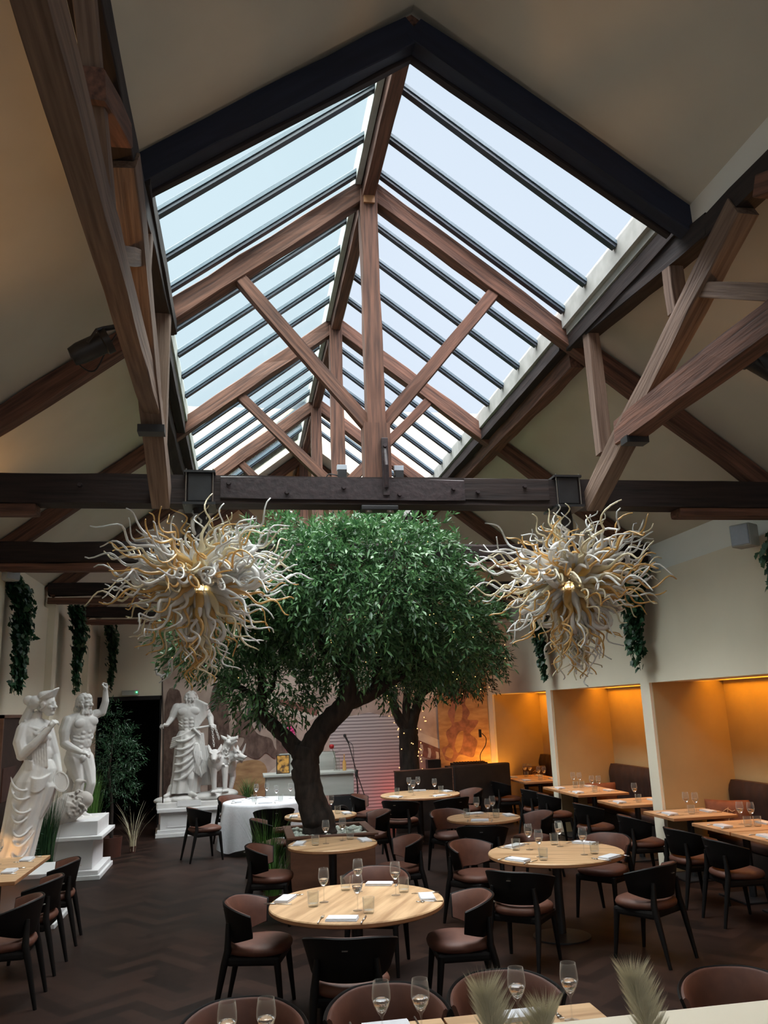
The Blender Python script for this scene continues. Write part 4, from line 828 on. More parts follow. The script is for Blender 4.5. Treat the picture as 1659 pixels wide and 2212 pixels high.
obj('twigs', bm, bark, TR)['kind'] = 'stuff'; fo['kind'] = 'stuff'
bm = NB()
for p, d in TW:
    for i in range(0, len(p), 30):
        g = bmesh.ops.create_icosphere(bm, subdivisions=1, radius=.006)['verts']; bmesh.ops.translate(bm, verts=g, vec=Vector(p[i]+d[i]*.2))
o_ = obj('fairy_lights', bm, bulbm, TR); o_['kind'] = 'stuff'
# second tree behind the partition
TR2 = thing('olive_tree', 'second olive tree behind the black partition, lit with fairy lights', 'tree', (1.95, 15.95, 0)); to = Vector((1.95, 15.95, 0))
bm = NB()
limb(bm, [(1.92, 15.95, .3), (1.92, 15.95, 1.1), (1.93, 15.95, 1.65), (1.94, 15.95, 1.8)], [.22, .19, .18, .17], 14)
limb(bm, [(1.9, 15.95, 1.72), (1.72, 15.95, 2.05), (1.58, 15.9, 2.5), (1.3, 15.8, 3.0)], [.12, .085, .065, .03])
limb(bm, [(1.92, 15.95, 1.72), (1.92, 15.95, 2.3), (1.98, 15.9, 3.1)], [.10, .075, .03])
limb(bm, [(1.95, 15.95, 1.72), (2.12, 15.9, 2.2), (2.2, 15.8, 2.6), (2.35, 15.7, 3.2)], [.12, .09, .075, .03])
limb(bm, [(2.15, 15.85, 2.35), (2.55, 15.8, 2.62), (3.0, 15.7, 2.85), (3.4, 15.6, 3.1)], [.06, .05, .035, .015])
obj('trunk', bm, bark, TR2, True)
lb2 = [((2.6, 15.5, 3.15), (1.25, .95, .66), 1.0), ((1.3, 15.4, 3.0), (.9, .9, .6), 1.0), ((2.1, 15.4, 3.55), (1.3, .9, .5), 1.0), ((3.05, 15.5, 2.85), (.62, .6, .42), 1.2)]
lb2 = [(tuple(np.array(c)-np.array((1.95, 15.95, 0))), r, w_) for c, r, w_ in lb2]
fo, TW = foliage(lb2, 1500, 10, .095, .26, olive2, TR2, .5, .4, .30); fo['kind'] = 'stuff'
bm = NB(); rl = random.Random(8)
for i in range(60):
    g = bmesh.ops.create_icosphere(bm, subdivisions=1, radius=.011)['verts']; a = rl.uniform(0, 6.28); z = rl.uniform(.9, 2.6); r = .22 if z < 1.8 else .3+(z-1.8)*.4
    bmesh.ops.translate(bm, verts=g, vec=(r*math.cos(a), r*math.sin(a), z))
for p, d in TW:
    for i in range(0, len(p), 14):
        g = bmesh.ops.create_icosphere(bm, subdivisions=1, radius=.009)['verts']; bmesh.ops.translate(bm, verts=g, vec=Vector(p[i]+d[i]*.2))
o_ = obj('fairy_lights', bm, bulbm, TR2); o_['kind'] = 'stuff'

# ---------------------------------------------------------------- trailing ivy
def ivy(x, y, z, s, label, ln=1.25, wd=.34, n=420, seed=1):
    r_ = np.random.RandomState(seed); t = thing('trailing_ivy', label, 'ivy', (x, y, z), 0, 'ivy trailing from the beam ends'); P = []; D = []; bm = NB()
    for k in range(15):
        y0 = r_.uniform(-wd, wd)*.7; L_ = ln*(.40+.62*r_.rand()) if k else ln; a = r_.uniform(-.12, .12); pts = []
        for j in range(9):
            f = j/8; out = -s*(.06+.16*math.sin(min(1, f*2.2)*PI/2)*r_.uniform(.7, 1.1)*(1-.4*f)); pts.append(Vector((out, y0*(1-.45*f)+a*f+.02*math.sin(f*9+k), .04-L_*f)))
        c = crv(pts, 3); tube(bm, c, .004, 4); m_ = int(n*L_/ln/8)
        for q in range(m_):
            u = r_.rand()**(1.25); p = c[min(len(c)-1, int(u*(len(c)-1)))]; sp = .085*(1-u*.75)
            P.append(np.array(p)+r_.randn(3)*np.array([sp*.7, sp, .03])); D.append(unit(np.array([-s*.55, r_.randn()*.6, -.8+r_.randn()*.3])))
    obj('stems', bm, stemm, t, True); P = np.array(P); D = np.array(D); n_ = len(P); N_ = unit(np.stack([-s*np.ones(n_)*1.0, r_.randn(n_)*.5, .5+r_.randn(n_)*.4], 1))
    P[:, 0] = np.where(s*P[:, 0] > -.03, -s*.03, P[:, 0])
    f_ = leafmesh('foliage', P, D, N_, .06+.045*r_.rand(n_), .06+.04*r_.rand(n_), ivyl, t, shape='ivy'); f_['kind'] = 'stuff'
ivy(4.12, 10.25, 3.86, 1, 'ivy trailing down the right wall beside the right chandelier', 1.38, .34, 900, 1)
ivy(4.12, 13.9, 3.86, 1, 'farther ivy on the right wall, left of the right chandelier', 1.36, .30, 720, 2)
ivy(4.12, 7.08, 3.66, 1, 'ivy at the right edge below the wall speaker', 1.0, .24, 560, 3)
ivy(-4.10, 10.75, 3.82, -1, 'ivy trailing at the left edge below the wall speaker', 1.36, .34, 900, 4)
ivy(-4.05, 14.15, 3.92, -1, 'middle ivy on the left wall above the bearded nude statue', 1.4, .34, 820, 5)
ivy(-4.02, 17.6, 3.95, -1, 'farthest ivy on the left wall beside the dark passage', 1.3, .36, 760, 6)

# ---------------------------------------------------------------- grasses and potted plants
def grass(x, y, z, h, n, r0, label, lean=.35, m=None, seed=1, pot=True, wb=.012):
    q = random.Random(seed); t = thing('ornamental_grass', label, 'grass plant', (x, y, z), 0, 'ornamental grasses'); bm = NB()
    for i in range(n):
        a = q.uniform(0, 2*PI); rr = r0*math.sqrt(q.random()); b = Vector((rr*math.cos(a), rr*math.sin(a), .02)); hh = h*q.uniform(.55, 1); l = lean*q.uniform(.2, 1)*hh
        dr = Vector((math.cos(a+q.uniform(-.6, .6)), math.sin(a+q.uniform(-.6, .6)), 0)); pr = None; sd = Vector((-dr.y, dr.x, 0))*wb/2
        for k in range(5):
            f = k/4; p = b+dr*l*f*f+Vector((0, 0, hh*(f-.25*lean*f*f))); w_ = 1-f*.95; c = (bm.verts.new(p-sd*w_), bm.verts.new(p+sd*w_))
            if pr: bm.faces.new((pr[0], pr[1], c[1], c[0]))
            pr = c
    o = obj('blades', bm, m or grassm, t); o['kind'] = 'stuff'
    if pot: bm = NB(); lathe(bm, [(0, -.0), (r0*.9, 0), (r0*1.15, .10), (r0*1.1, .10), (0, .08)], 18); obj('pot', bm, terracotta, t, True, 40)
    return t
grass(-.88, 11.1, 0, 1.05, 240, .12, 'tall green grass standing left of the tree planter', .35, seed=1)
grass(-.86, 10.35, 0, .75, 160, .10, 'green grass by the planter, nearer and lower', .5, seed=2)
grass(-1.10, 16.75, .50, .62, 130, .10, 'bright green grass beside the three-headed dog', .9, seed=3)
grass(-3.58, 14.1, 0, 1.45, 220, .12, 'tall green grass between the nude statue and the potted tree', .16, seed=4, wb=.03)
grass(-3.72, 11.7, 0, 1.35, 300, .13, 'dark green grass between the two statues at the left', .14, ivym, 5, wb=.022)
grass(-2.98, 14.85, .0, .95, 34, .05, 'pale dry grass fronds leaning beside the potted tree', .7, plume, 6, wb=.010)
t = thing('potted_olive', 'slim potted olive tree in a dark pot beside the passage', 'potted tree', (-3.28, 14.55, 0)); to = Vector((-3.28, 14.55, 0))
bm = NB(); lathe(bm, [(0, 0), (.15, 0), (.17, .30), (.155, .30), (.15, .27), (0, .27)], 24); obj('pot', bm, terracotta, t, True, 40)
bm = NB(); limb(bm, [(-3.28, 14.55, .2), (-3.3, 14.55, .8), (-3.36, 14.55, 1.3), (-3.3, 14.5, 1.9)], [.03, .025, .02, .01], 8, .004); obj('stem', bm, bark, t, True)
fo, _ = foliage([((.05, 0, 1.55), (.34, .32, .50), 1.0), ((.1, 0, 1.1), (.25, .3, .3), .8), ((-.02, 0, 2.05), (.2, .22, .32), 1)], 330, 9, .065, .2, ivyl, t, .1, .3, .22); fo['kind'] = 'stuff'
t = thing('dried_flower_arrangement', 'dark arrangement of dried yellow flowers at the left edge', 'dried flowers', (-3.88, 11.2, 0))
bm = NB(); lathe(bm, [(0, 0), (.10, 0), (.13, .3), (.07, .5), (.08, .55), (.06, .55), (0, .3)], 20); obj('vase', bm, terracotta, t, True, 40)
fo, _ = foliage([((.04, -.05, .95), (.08, .2, .36), 1)], 150, 8, .06, .15, ivyl, t, .1, .2, .3); fo['kind'] = 'stuff'
bm = NB(); q = random.Random(2)
for i in range(26):
    g = bmesh.ops.create_icosphere(bm, subdivisions=2, radius=q.uniform(.02, .04))['verts']; bmesh.ops.translate(bm, verts=g, vec=(q.uniform(-.05, .16), q.uniform(-.25, .2), q.uniform(.6, 1.35)))
o_ = obj('flower_heads', bm, plume, t, True); o_['kind'] = 'stuff'
def plumes(x, y, z, lab, seed, lean, H=.36):
    q = random.Random(seed); t = thing('pampas_plume', lab, 'dried plume', (x, y, z), 0, 'dried plumes on the half wall'); bm = NB(); stem = crv([(0, 0, 0), (lean*.3, 0, H*.5), (lean, 0, H)], 6)
    tube(bm, stem, .003, 5); obj('stem', bm, plume, t); bm = NB()
    for i in range(4200):
        f = .3+.7*q.random()**.8; p = stem[int(f*(len(stem)-1))]; a = q.uniform(0, 6.28); l = .14*(1-.45*abs(f-.6))*q.uniform(.5, 1); d = Vector((math.cos(a)*.50, math.sin(a)*.50, .86)).normalized(); sd = d.cross(Vector((q.random(), q.random(), q.random()))).normalized()*.0008
        e = p+d*l+Vector((math.cos(a)*.01, 0, -.01)); v = [bm.verts.new(p-sd), bm.verts.new(p+sd), bm.verts.new(e)]; bm.faces.new(v)
    o = obj('plume_hairs', bm, plume, t); o['kind'] = 'stuff'
plumes(-.44, 2.72, .985, 'beige dried plume at the bottom centre, left of the pair', 1, -.05, .30); plumes(.06, 2.72, .985, 'beige dried plume at the bottom right, right of the pair', 2, -.06, .30)
plumes(-.36, 2.72, .985, 'short beige dried plume leaning right at the bottom centre', 3, .08, .22)

# ---------------------------------------------------------------- blown glass chandeliers
def tendril(seed, L=1.0):
    q = random.Random(seed); bm = NB(); n = 22; ph = q.uniform(0, 6.28); fr = q.uniform(13, 19); am = q.uniform(.030, .055); b = q.uniform(-.10, .10); pts = []; rad = []
    for i in range(n+1):
        f = i/n; w_ = max(0, f-.22); pts.append((L*f*.93, am*math.sin(fr*f*L+ph)*min(1, w_*2.4)*1.1+b*f*f, am*.8*math.cos(fr*f*L*.9+ph*1.3)*min(1, w_*2.4)-.05*f*f)); rad.append(.005+.030*math.exp(-((f-.16)/.17)**2)+.015*(1-f)+.001)
    tube(bm, pts, rad, 8); return bm
TM = [[mesh_of(tendril(100+v), m_) for v in range(7)] for m_ in (gl_white, gl_amber, gl_clear)]
bm = NB(); q = random.Random(5)
pts = [(0, 0, 0), (.1, 0, 0), (.2, .01, .02)]+[(.26+.09*math.sin(a), .05*math.sin(a*.5), .10-.10*math.cos(a)*(1-.1*a)) for a in np.linspace(0, 7.5, 18)]
tube(bm, pts, [.012, .03, .035]+list(np.linspace(.028, .007, 18)), 8); CURL = [mesh_of(bm, gl_white)]
def chandelier(x, y, z, label, seed, sc=1.0):
    q = random.Random(seed); t = thing('glass_chandelier', label, 'chandelier', (x, y, z), 0, 'blown-glass chandeliers under the nearest beam')
    bm = NB(); tube(bm, crv([(0, .0, .68), (.01, 0, .52), (-.005, 0, .36), (0, 0, .15)], 5), [.07]*16, 12); obj('fabric_sleeve', bm, partm, t, True)
    bm = NB()
    for a in np.linspace(0, PI, 9)[:-1]:
        tube(bm, [(.17*math.cos(b)*math.cos(a), .17*math.cos(b)*math.sin(a), .17*math.sin(b)) for b in np.linspace(0, 2*PI, 25)], .004, 4, False)
    for zz in (-.12, -.06, 0, .06, .12):
        r = math.sqrt(.17**2-zz*zz); tube(bm, [(r*math.cos(b), r*math.sin(b), zz) for b in np.linspace(0, 2*PI, 25)], .004, 4, False)
    tube(bm, [(0, 0, -.45), (0, 0, .2)], .012, 8); obj('wire_armature', bm, steel, t)
    for i in range(3):
        a = q.uniform(3.6, 5.9); bm = NB(); lathe(bm, [(.012, -.12), (.015, -.06), (.045, 0), (.05, .05), (.045, .05), (0, .02)], 14, mod=lambda i_, z_: .1*((i_ % 2)*2-1)*.5); o = obj('yellow_bulb', bm, yellowg, t, True); o.location = (.17*math.cos(a), .17*math.sin(a), q.uniform(-.05, .1)); o.rotation_euler = (R(20), 0, 0)
    extra = NB(); cnt = 0; N = 300
    for i in range(N):
        # elevation: dense sideways and downward, a long tail below
        u = q.random(); az = q.uniform(0, 2*PI); root = Vector((0, 0, 0))
        if u < .40: el = q.uniform(-14, 32); L = q.uniform(.66, .95)
        elif u < .56: el = q.uniform(32, 85); L = q.uniform(.45, .66)
        elif u < .80: el = q.uniform(-62, -14); L = q.uniform(.52, .78)
        else: el = q.uniform(-88, -62); L = q.uniform(.42, .62); root = Vector((0, 0, -q.uniform(.0, .32)))
        d = Vector((math.cos(R(el))*math.cos(az), math.cos(R(el))*math.sin(az), math.sin(R(el))))
        L *= sc; k = q.choices((0, 1, 2), (.48, .26, .26) if el > -50 else (.24, .40, .36))[0]
        me_ = TM[k][q.randrange(7)]; X = d; Zr = Vector((q.uniform(-1, 1), q.uniform(-1, 1), q.uniform(-1, 1))); Y_ = Zr.cross(X).normalized(); Z_ = X.cross(Y_)
        M = (Matrix((X*L, Y_*(.75+.25*L), Z_*(.75+.25*L))).transposed()).to_4x4(); M.translation = root + d*.13
        if q.random() < .05: me_ = CURL[0]; M = (Matrix((X, Y_, Z_)).transposed()).to_4x4(); M.translation = d*.2
        if cnt < 100:
            o = bpy.data.objects.new('glass_tendril', me_); COL.objects.link(o); o.parent = t; o.matrix_local = M; cnt += 1
        else:
            b2 = bmesh.new(); b2.from_mesh(me_); mi = 3 if me_ is CURL[0] else k; bmesh.ops.transform(b2, matrix=M, verts=b2.verts)
            tm_ = bpy.data.meshes.new('t'); b2.to_mesh(tm_); b2.free(); s0 = len(extra.faces); extra.from_mesh(tm_); extra.faces.ensure_lookup_table()
            for f_ in extra.faces[s0:]: f_.material_index = 0 if mi == 3 else mi
            bpy.data.meshes.remove(tm_)
    o = obj('glass_tendrils', extra, [gl_white, gl_amber, gl_clear], t, True); o['kind'] = 'stuff'
chandelier(-1.60, 7.2, 3.30, 'milky and amber blown-glass chandelier on the left, overlapping the tree', 11)
chandelier(1.80, 7.2, 3.27, 'milky and amber blown-glass chandelier on the right, before the cream wall', 23)
# ---------------------------------------------------------------- sculptures
def cap(bm, a, b, ra, rb, n=10, seg=12):
    """rounded tapered limb"""
    a = Vector(a); b = Vector(b); d = b-a; L = max(d.length, 1e-4); x = d/L
    u = x.cross(Vector((0, 0, 1)) if abs(x.z) < .9 else Vector((0, 1, 0))).normalized(); v = x.cross(u); rings = []
    prof = [(-ra*math.cos(t), ra*math.sin(t)) for t in (.35, .8, 1.2)] + [(L*k/3, ra+(rb-ra)*k/3) for k in range(4)] + [(L+rb*math.cos(t), rb*math.sin(t)) for t in (1.2, .8, .35)]
    for s, r in prof: rings.append([bm.verts.new(a+x*s+(u*math.cos(2*PI*k/seg)+v*math.sin(2*PI*k/seg))*r) for k in range(seg)])
    for A, B in zip(rings, rings[1:]):
        for k in range(seg): bm.faces.new((A[k], A[(k+1) % seg], B[(k+1) % seg], B[k]))
    bm.faces.new(rings[0][::-1]); bm.faces.new(rings[-1])
def chain(bm, pts, rr, seg=10):
    for i in range(len(pts)-1): cap(bm, pts[i], pts[i+1], rr[i], rr[i+1], seg=seg)
def ell(bm, c, r, rot=None, sub=3):
    g = bmesh.ops.create_icosphere(bm, subdivisions=sub, radius=1)['verts']; M = Matrix.Translation(c)
    if rot: M = M @ Matrix.Rotation(rot[2], 4, 'Z') @ Matrix.Rotation(rot[1], 4, 'Y') @ Matrix.Rotation(rot[0], 4, 'X')
    bmesh.ops.transform(bm, matrix=M @ Matrix.Diagonal((*r, 1)), verts=g)
def sculpt(name, bm, m, parent, vox=.011, smooth=3):
    """merge the modelled masses into one continuous surface"""
    bmesh.ops.recalc_face_normals(bm, faces=bm.faces); me_ = bpy.data.meshes.new(name); bm.to_mesh(me_); bm.free(); o = bpy.data.objects.new(name, me_); COL.objects.link(o)
    r = o.modifiers.new('r', 'REMESH'); r.mode = 'VOXEL'; r.voxel_size = vox; s_ = o.modifiers.new('s', 'SMOOTH'); s_.factor = .5; s_.iterations = smooth
    dg = bpy.context.evaluated_depsgraph_get(); me2 = bpy.data.meshes.new_from_object(o.evaluated_get(dg)); o.modifiers.clear(); o.data = me2; bpy.data.meshes.remove(me_)
    me2.materials.clear(); me2.materials.append(m); me2.polygons.foreach_set('use_smooth', [True]*len(me2.polygons)); o.parent = parent; return o
def hand(bm, w_, d, up, s=1.0, curl=.8, side=1):
    """palm with five unequal, bent fingers; d = direction of fingers, up = back of hand"""
    w_ = Vector(w_); d = Vector(d).normalized(); up = Vector(up).normalized(); up = (up-d*up.dot(d)).normalized(); lat = d.cross(up)*side
    ell(bm, w_+d*.045*s, (.030*s, .030*s, .030*s), sub=2)
    for k, (o_, l) in enumerate(((-.036, .066), (-.012, .078), (.012, .074), (.035, .058))):
        b = w_+d*.045*s+lat*o_*s; cap(bm, w_+lat*o_*.5*s, b+d*.03*s, .016*s, .014*s, seg=8)
        p1 = b+d*.03*s; p2 = p1+(d*math.cos(curl)-up*math.sin(curl))*l*.5*s; p3 = p2+(d*math.cos(curl*2.3)-up*math.sin(curl*2.3))*l*.45*s; chain(bm, [p1, p2, p3], [.0095*s, .0085*s, .007*s], 8)
    b = w_+d*.02*s-lat*.028*s; chain(bm, [b, b+(d*.5-lat*.6-up*.5)*.045*s, b+(d*1.1-lat*.35-up*1.1)*.045*s], [.014*s, .012*s, .010*s], 8)
def face(bm, c, r, fx, beard=True, s=1.0):
    """head with brow, eyes, nose, mouth, ears; fx = facing direction in the xy plane"""
    c = Vector(c); f = Vector(fx).normalized(); l = Vector((-f.y, f.x, 0)); z = Vector((0, 0, 1)); a = math.atan2(f.y, f.x)
    ell(bm, c+z*.02*s, (r*.98, r*.80, r*1.08), (0, 0, a)); ell(bm, c+f*r*.25-z*r*.5, (r*.62, r*.58, r*.72), (0, 0, a))
    cap(bm, c+f*r*.86+z*r*.22, c+f*r*1.16-z*r*.18, .012*s, .022*s, seg=8); ell(bm, c+f*r*1.02-z*r*.22, (.02*s, .03*s, .014*s), (0, 0, a), 2)
    for k in (-1, 1):
        cap(bm, c+f*r*.86+l*k*r*.12+z*r*.28, c+f*r*.70+l*k*r*.55+z*r*.26, .017*s, .014*s, seg=8)
        ell(bm, c+f*r*.78+l*k*r*.32+z*r*.10, (.014*s, .020*s, .012*s), (0, 0, a), 2); ell(bm, c+f*r*.66+l*k*r*.42-z*r*.18, (.028*s, .028*s, .024*s), None, 2); ell(bm, c+l*k*r*.80-f*r*.02-z*r*.02, (.022*s, .012*s, .035*s), (0, 0, a), 2)
    for dz, w_ in ((-.46, .036), (-.56, .032)): cap(bm, c+f*r*.84-l*w_*s+z*r*dz, c+f*r*.84+l*w_*s+z*r*dz, .010*s, .010*s, seg=6)
    ell(bm, c+f*r*.66-z*r*.90, (.035*s, .035*s, .028*s), None, 2)
    if beard:
        q = random.Random(3)
        for i in range(46):
            t_ = q.uniform(-1.25, 1.25); h = q.uniform(-.5, -1.15) - .25*(1-abs(t_)); dr = f*math.cos(t_)+l*math.sin(t_); p = c+dr*r*(.82 - .12*(h < -1))+z*r*h
            cap(bm, p, p+dr*.012*s-z*.035*s+l*q.uniform(-.015, .015), .017*s, .010*s, seg=6)
def curls(bm, c, r, fx, n, seed, s=1.0, back=.0):
    c = Vector(c); f = Vector(fx).normalized(); q = random.Random(seed)
    for i in range(n):
        u = Vector((q.gauss(0, 1), q.gauss(0, 1), abs(q.gauss(0, .9)) - .25)).normalized()
        if u.dot(f) > .28 and u.z < .62: continue
        p = c+Vector((u.x*r, u.y*r*.95, u.z*r*1.12)); tng = u.cross(Vector((0, 0, 1))).normalized()*q.choice((-1, 1))
        chain(bm, [p, p+tng*.03*s-Vector((0, 0, .02*s))+u*.006, p+tng*.035*s-Vector((0, 0, .05*s))], [.018*s, .016*s, .009*s], 6)
def torso(bm, sh1, sh2, chest, waist, hip, s=1.0, fx=(0, -1, 0), male=True):
    sh1, sh2, chest, waist, hip = map(Vector, (sh1, sh2, chest, waist, hip)); f = Vector(fx).normalized(); l = (sh2-sh1).normalized()
    a = math.atan2(l.y, l.x)
    ell(bm, chest, (.205*s, .13*s, .20*s), (0, 0, a)); ell(bm, (chest+waist)/2, (.165*s, .115*s, .20*s), (0, 0, a)); ell(bm, waist, (.15*s, .11*s, .14*s), (0, 0, a)); ell(bm, hip, (.175*s, .13*s, .15*s), (0, 0, a))
    cap(bm, sh1, chest+Vector((0, 0, .12*s)), .075*s, .09*s); cap(bm, sh2, chest+Vector((0, 0, .12*s)), .075*s, .09*s)
    if male:
        for k in (-1, 1): ell(bm, chest+l*k*.085*s+f*.095*s+Vector((0, 0, .045*s)), (.098*s, .034*s, .066*s), (0, 0, a))
        for j in range(4):
            for k in (-1, 1): ell(bm, chest.lerp(hip, .22+.17*j)+l*k*.042*s+f*(.108-.004*j)*s, (.038*s, .022*s, .032*s), (0, 0, a), 2)
        for k in (-1, 1):
            for j in range(4): cap(bm, chest.lerp(waist, .25+.22*j)+l*k*.10*s+f*.085*s, chest.lerp(waist, .1+.22*j)+l*k*.15*s+f*.04*s, .014*s, .012*s, seg=6)
def swag(bm, a, b, sag, r, fwd, n=12):
    a = Vector(a); b = Vector(b); fwd = Vector(fwd); pts = []
    for i in range(n+1):
        t_ = i/n; k = 4*t_*(1-t_); pts.append(a.lerp(b, t_)+Vector((0, 0, -sag*k))+fwd*k)
    chain(bm, pts, [r*(.45+.55*math.sin(PI*i/n)) for i in range(n+1)], 6)
def skirt(bm, secs, fold=.012, nf=9, ph=0, seg=56):
    """draped column: secs = (centre, rx, ry)"""
    rings = []
    for j, (c, rx, ry) in enumerate(secs):
        rings.append([bm.verts.new((c[0]+(rx+fold*math.sin(nf*th+ph+j*.35)*min(1, j*.5))*math.cos(th), c[1]+(ry+fold*math.sin(nf*th+ph+j*.35)*min(1, j*.5))*math.sin(th), c[2])) for th in [2*PI*i/seg for i in range(seg)]])
    for A, B in zip(rings, rings[1:]):
        for i in range(seg): bm.faces.new((A[i], A[(i+1) % seg], B[(i+1) % seg], B[i]))
    bm.faces.new(rings[0]); bm.faces.new(rings[-1][::-1])
def plinth(t, levels, m=None):
    for i, (w_, d, z0, z1) in enumerate(levels):
        bm = NB(); bb(bm, (-w_/2, -d/2, z0), (w_/2, d/2, z1), .008); obj(['base_moulding', 'base_step', 'die', 'cornice', 'upper_block', 'top_slab'][i], bm, m or plinthm, t)

# robed woman with diadem and mirror
t = thing('plinth', 'white painted plinth under the robed female statue, partly behind chairs', 'plinth', (-3.60, 10.34, 0), 0, 'statue plinths')
plinth(t, [(.86, .86, 0, .05), (.80, .80, .05, .10), (.66, .66, .10, .50), (.78, .78, .50, .55)])
W = thing('robed_statue', 'white statue of a robed woman with diadem, raised fist and hand mirror', 'statue', (-3.57, 10.34, .55))
def sp(zx, zy, y=0): return Vector(((zx-450)*.00098-.03, y, (2160-zy)*.00096))
bm = NB(); F1 = (.92, -.38, 0)
hc = sp(585, 315); face(bm, hc, .098, F1, False, .95); cap(bm, sp(480, 420, .01), sp(460, 520, .01), .052, .065)
curls(bm, hc+Vector((0, 0, .01)), .095, F1, 90, 6, .85)
for i in range(26):                                                 # waved hair swept back into a bun
    a = i/25; st = hc+Vector((.075*math.cos(a*2.4-.3), -.06+.12*a, .045+.055*math.sin(a*2.6))); chain(bm, [st, st+Vector((-.06, .0, .01*math.sin(i))), sp(400, 300-30*math.sin(i), -.05+.1*a)], [.014, .020, .02], 6)
ell(bm, sp(372, 245), (.062, .055, .058)); ell(bm, sp(450, 270), (.085, .075, .08)); cap(bm, sp(400, 330), sp(330, 500, .03), .045, .06)
# diadem: a tilted curved plate
for i in range(30):
    th = -1.9+3.8*i/29; c_ = math.cos(th); p = hc+Vector((.085*c_-.01, .09*math.sin(th), .085+.03*c_)); q_ = hc+Vector((.135*c_-.02, .115*math.sin(th), .115+.085*c_)); cap(bm, p, q_, .014, .010, seg=6)
cap(bm, hc+Vector((-.05, 0, .10)), hc+Vector((.03, 0, .12)), .07, .06)
sh1 = sp(355, 590, -.10); sh2 = sp(570, 560, .12); torso(bm, sh1, sh2, sp(470, 660), sp(530, 880), sp(520, 1040), .98, (.5, -.85, 0), False)
for k in (-1, 1): ell(bm, sp(540, 690, -.08*k-.02)+Vector((.04, -.03, 0)), (.065, .06, .06))
el1 = sp(375, 880, -.17); chain(bm, [sh1, sp(335, 730, -.15), el1], [.078, .072, .058]); wr = sp(660, 590, -.20); chain(bm, [el1, sp(500, 770, -.20), wr], [.060, .052, .036]); hand(bm, wr, (.55, 0, .85), (-.6, -.6, .4), 1.2, .95)
el2 = sp(690, 900, .10); chain(bm, [sh2, el2, sp(770, 1120, .0)], [.07, .052, .034]); hand(bm, sp(770, 1110, .0), (.5, -.1, -.8), (.6, -.6, .2), 1.0, .8)
skirt(bm, [(sp(520, 950), .15, .13), (sp(520, 1050), .20, .16), (sp(480, 1180), .235, .19), (sp(440, 1400), .225, .19), (sp(400, 1600), .205, .19), (sp(360, 1850), .20, .19), (sp(320, 2050), .205, .2), (sp(300, 2150), .215, .21)], .010, 11)
skirt(bm, [(sp(640, 1180), .06, .12), (sp(650, 1250), .10, .13), (sp(600, 1450), .09, .12), (sp(560, 1600), .05, .10)], .008, 9)
for j in range(8): swag(bm, sp(440+4*j, 1085+22*j, -.14), sp(715-6*j, 1075+16*j, -.05), .075, .016, (0, -.09, 0))       # apron rolls over the belly
for j in range(7): swag(bm, sp(255+j*8, 1120+j*122, -.10), sp(520+(j % 3)*20, 1240+j*100-(j % 2)*40, -.08), .075+.016*j, .017, (0, -.16, 0))
for j in range(7): cap(bm, sp(440+30*j, 640, -.12), sp(500+26*j, 1020, -.13), .010, .013, seg=6)
for j in range(8): cap(bm, sp(410, 930+16*j, -.13), sp(500, 960+14*j, -.16), .012, .006, seg=6)
for j in range(5): cap(bm, sp(560+20*j, 1300, -.07), sp(545+14*j, 1560, -.09), .011, .008, seg=6)
for j in range(6): cap(bm, sp(500, 1830+10*j, -.12), sp(300-j*12, 2130, -.17), .018, .022, seg=6)
chain(bm, [sp(330, 520, -.08), sp(430, 560, -.13), sp(560, 600, -.12)], [.02, .018, .016]); chain(bm, [sp(360, 480, -.06), sp(500, 640, -.14), sp(600, 560, -.1)], [.018, .02, .014])
ell(bm, sp(330, 2150), (.24, .22, .03))
sculpt('figure', bm, marble, W, .0075, 2)
bm = NB(); lathe(bm, [(0, 0), (.085, 0), (.10, .006), (.10, .02), (.085, .022), (.08, .014), (0, .014)], 28); bmesh.ops.transform(bm, matrix=Matrix.Translation(sp(800, 1205, -.04)) @ Matrix.Rotation(R(-28), 4, 'Y') @ Matrix.Rotation(R(72), 4, 'X') @ Matrix.Diagonal((.85, 1.25, 1, 1)), verts=bm.verts); obj('hand_mirror', bm, marble, W, True, 40)

# bearded nude man with raised arm, eagle beside
t = thing('plinth', 'white stepped plinth under the nude bearded statue and eagle', 'plinth', (-3.57, 13.2, 0), 0, 'statue plinths')
plinth(t, [(.86, 1.20, 0, .06), (.80, 1.14, .06, .12), (.60, .92, .12, .52), (.88, 1.22, .52, .57), (.72, 1.02, .57, .76)])
Z = thing('nude_statue', 'white statue of a bearded nude man raising his left fist', 'statue', (-3.60, 13.25, .76))
def sp(zx, zy, y=0): return Vector(((zx-950)*.00125-.03, y, (1770-zy)*.00119))
bm = NB(); F1 = (.90, -.43, 0); hc = sp(1000, 410); face(bm, hc, .118, F1, True, 1.12); curls(bm, hc+Vector((0, 0, .02)), .118, F1, 120, 4, 1.15)
curls(bm, hc+Vector((-.03, .03, -.07)), .105, F1, 60, 12, 1.1)
cap(bm, sp(985, 470), sp(970, 560), .07, .085); sh1 = sp(840, 620, -.13); sh2 = sp(1060, 575, .14); torso(bm, sh1, sh2, sp(985, 680), sp(985, 870), sp(960, 1020), 1.12, (.72, -.70, 0), True)
el = sp(825, 880, -.20); chain(bm, [sh1, sp(815, 740, -.18), el], [.09, .085, .062]); wr = sp(1020, 990, -.26); chain(bm, [el, sp(900, 930, -.24), wr], [.066, .06, .040]); hand(bm, wr, (.95, -.1, -.15), (0, -.2, 1), 1.25, .6)
el = sp(1190, 520, .16); chain(bm, [sh2, sp(1120, 540, .15), el], [.085, .075, .058]); wr = sp(1222, 255, .12); chain(bm, [el, sp(1225, 390, .14), wr], [.062, .056, .038]); hand(bm, wr, (.05, 0, 1), (.9, .3, 0), 1.3, 1.1)
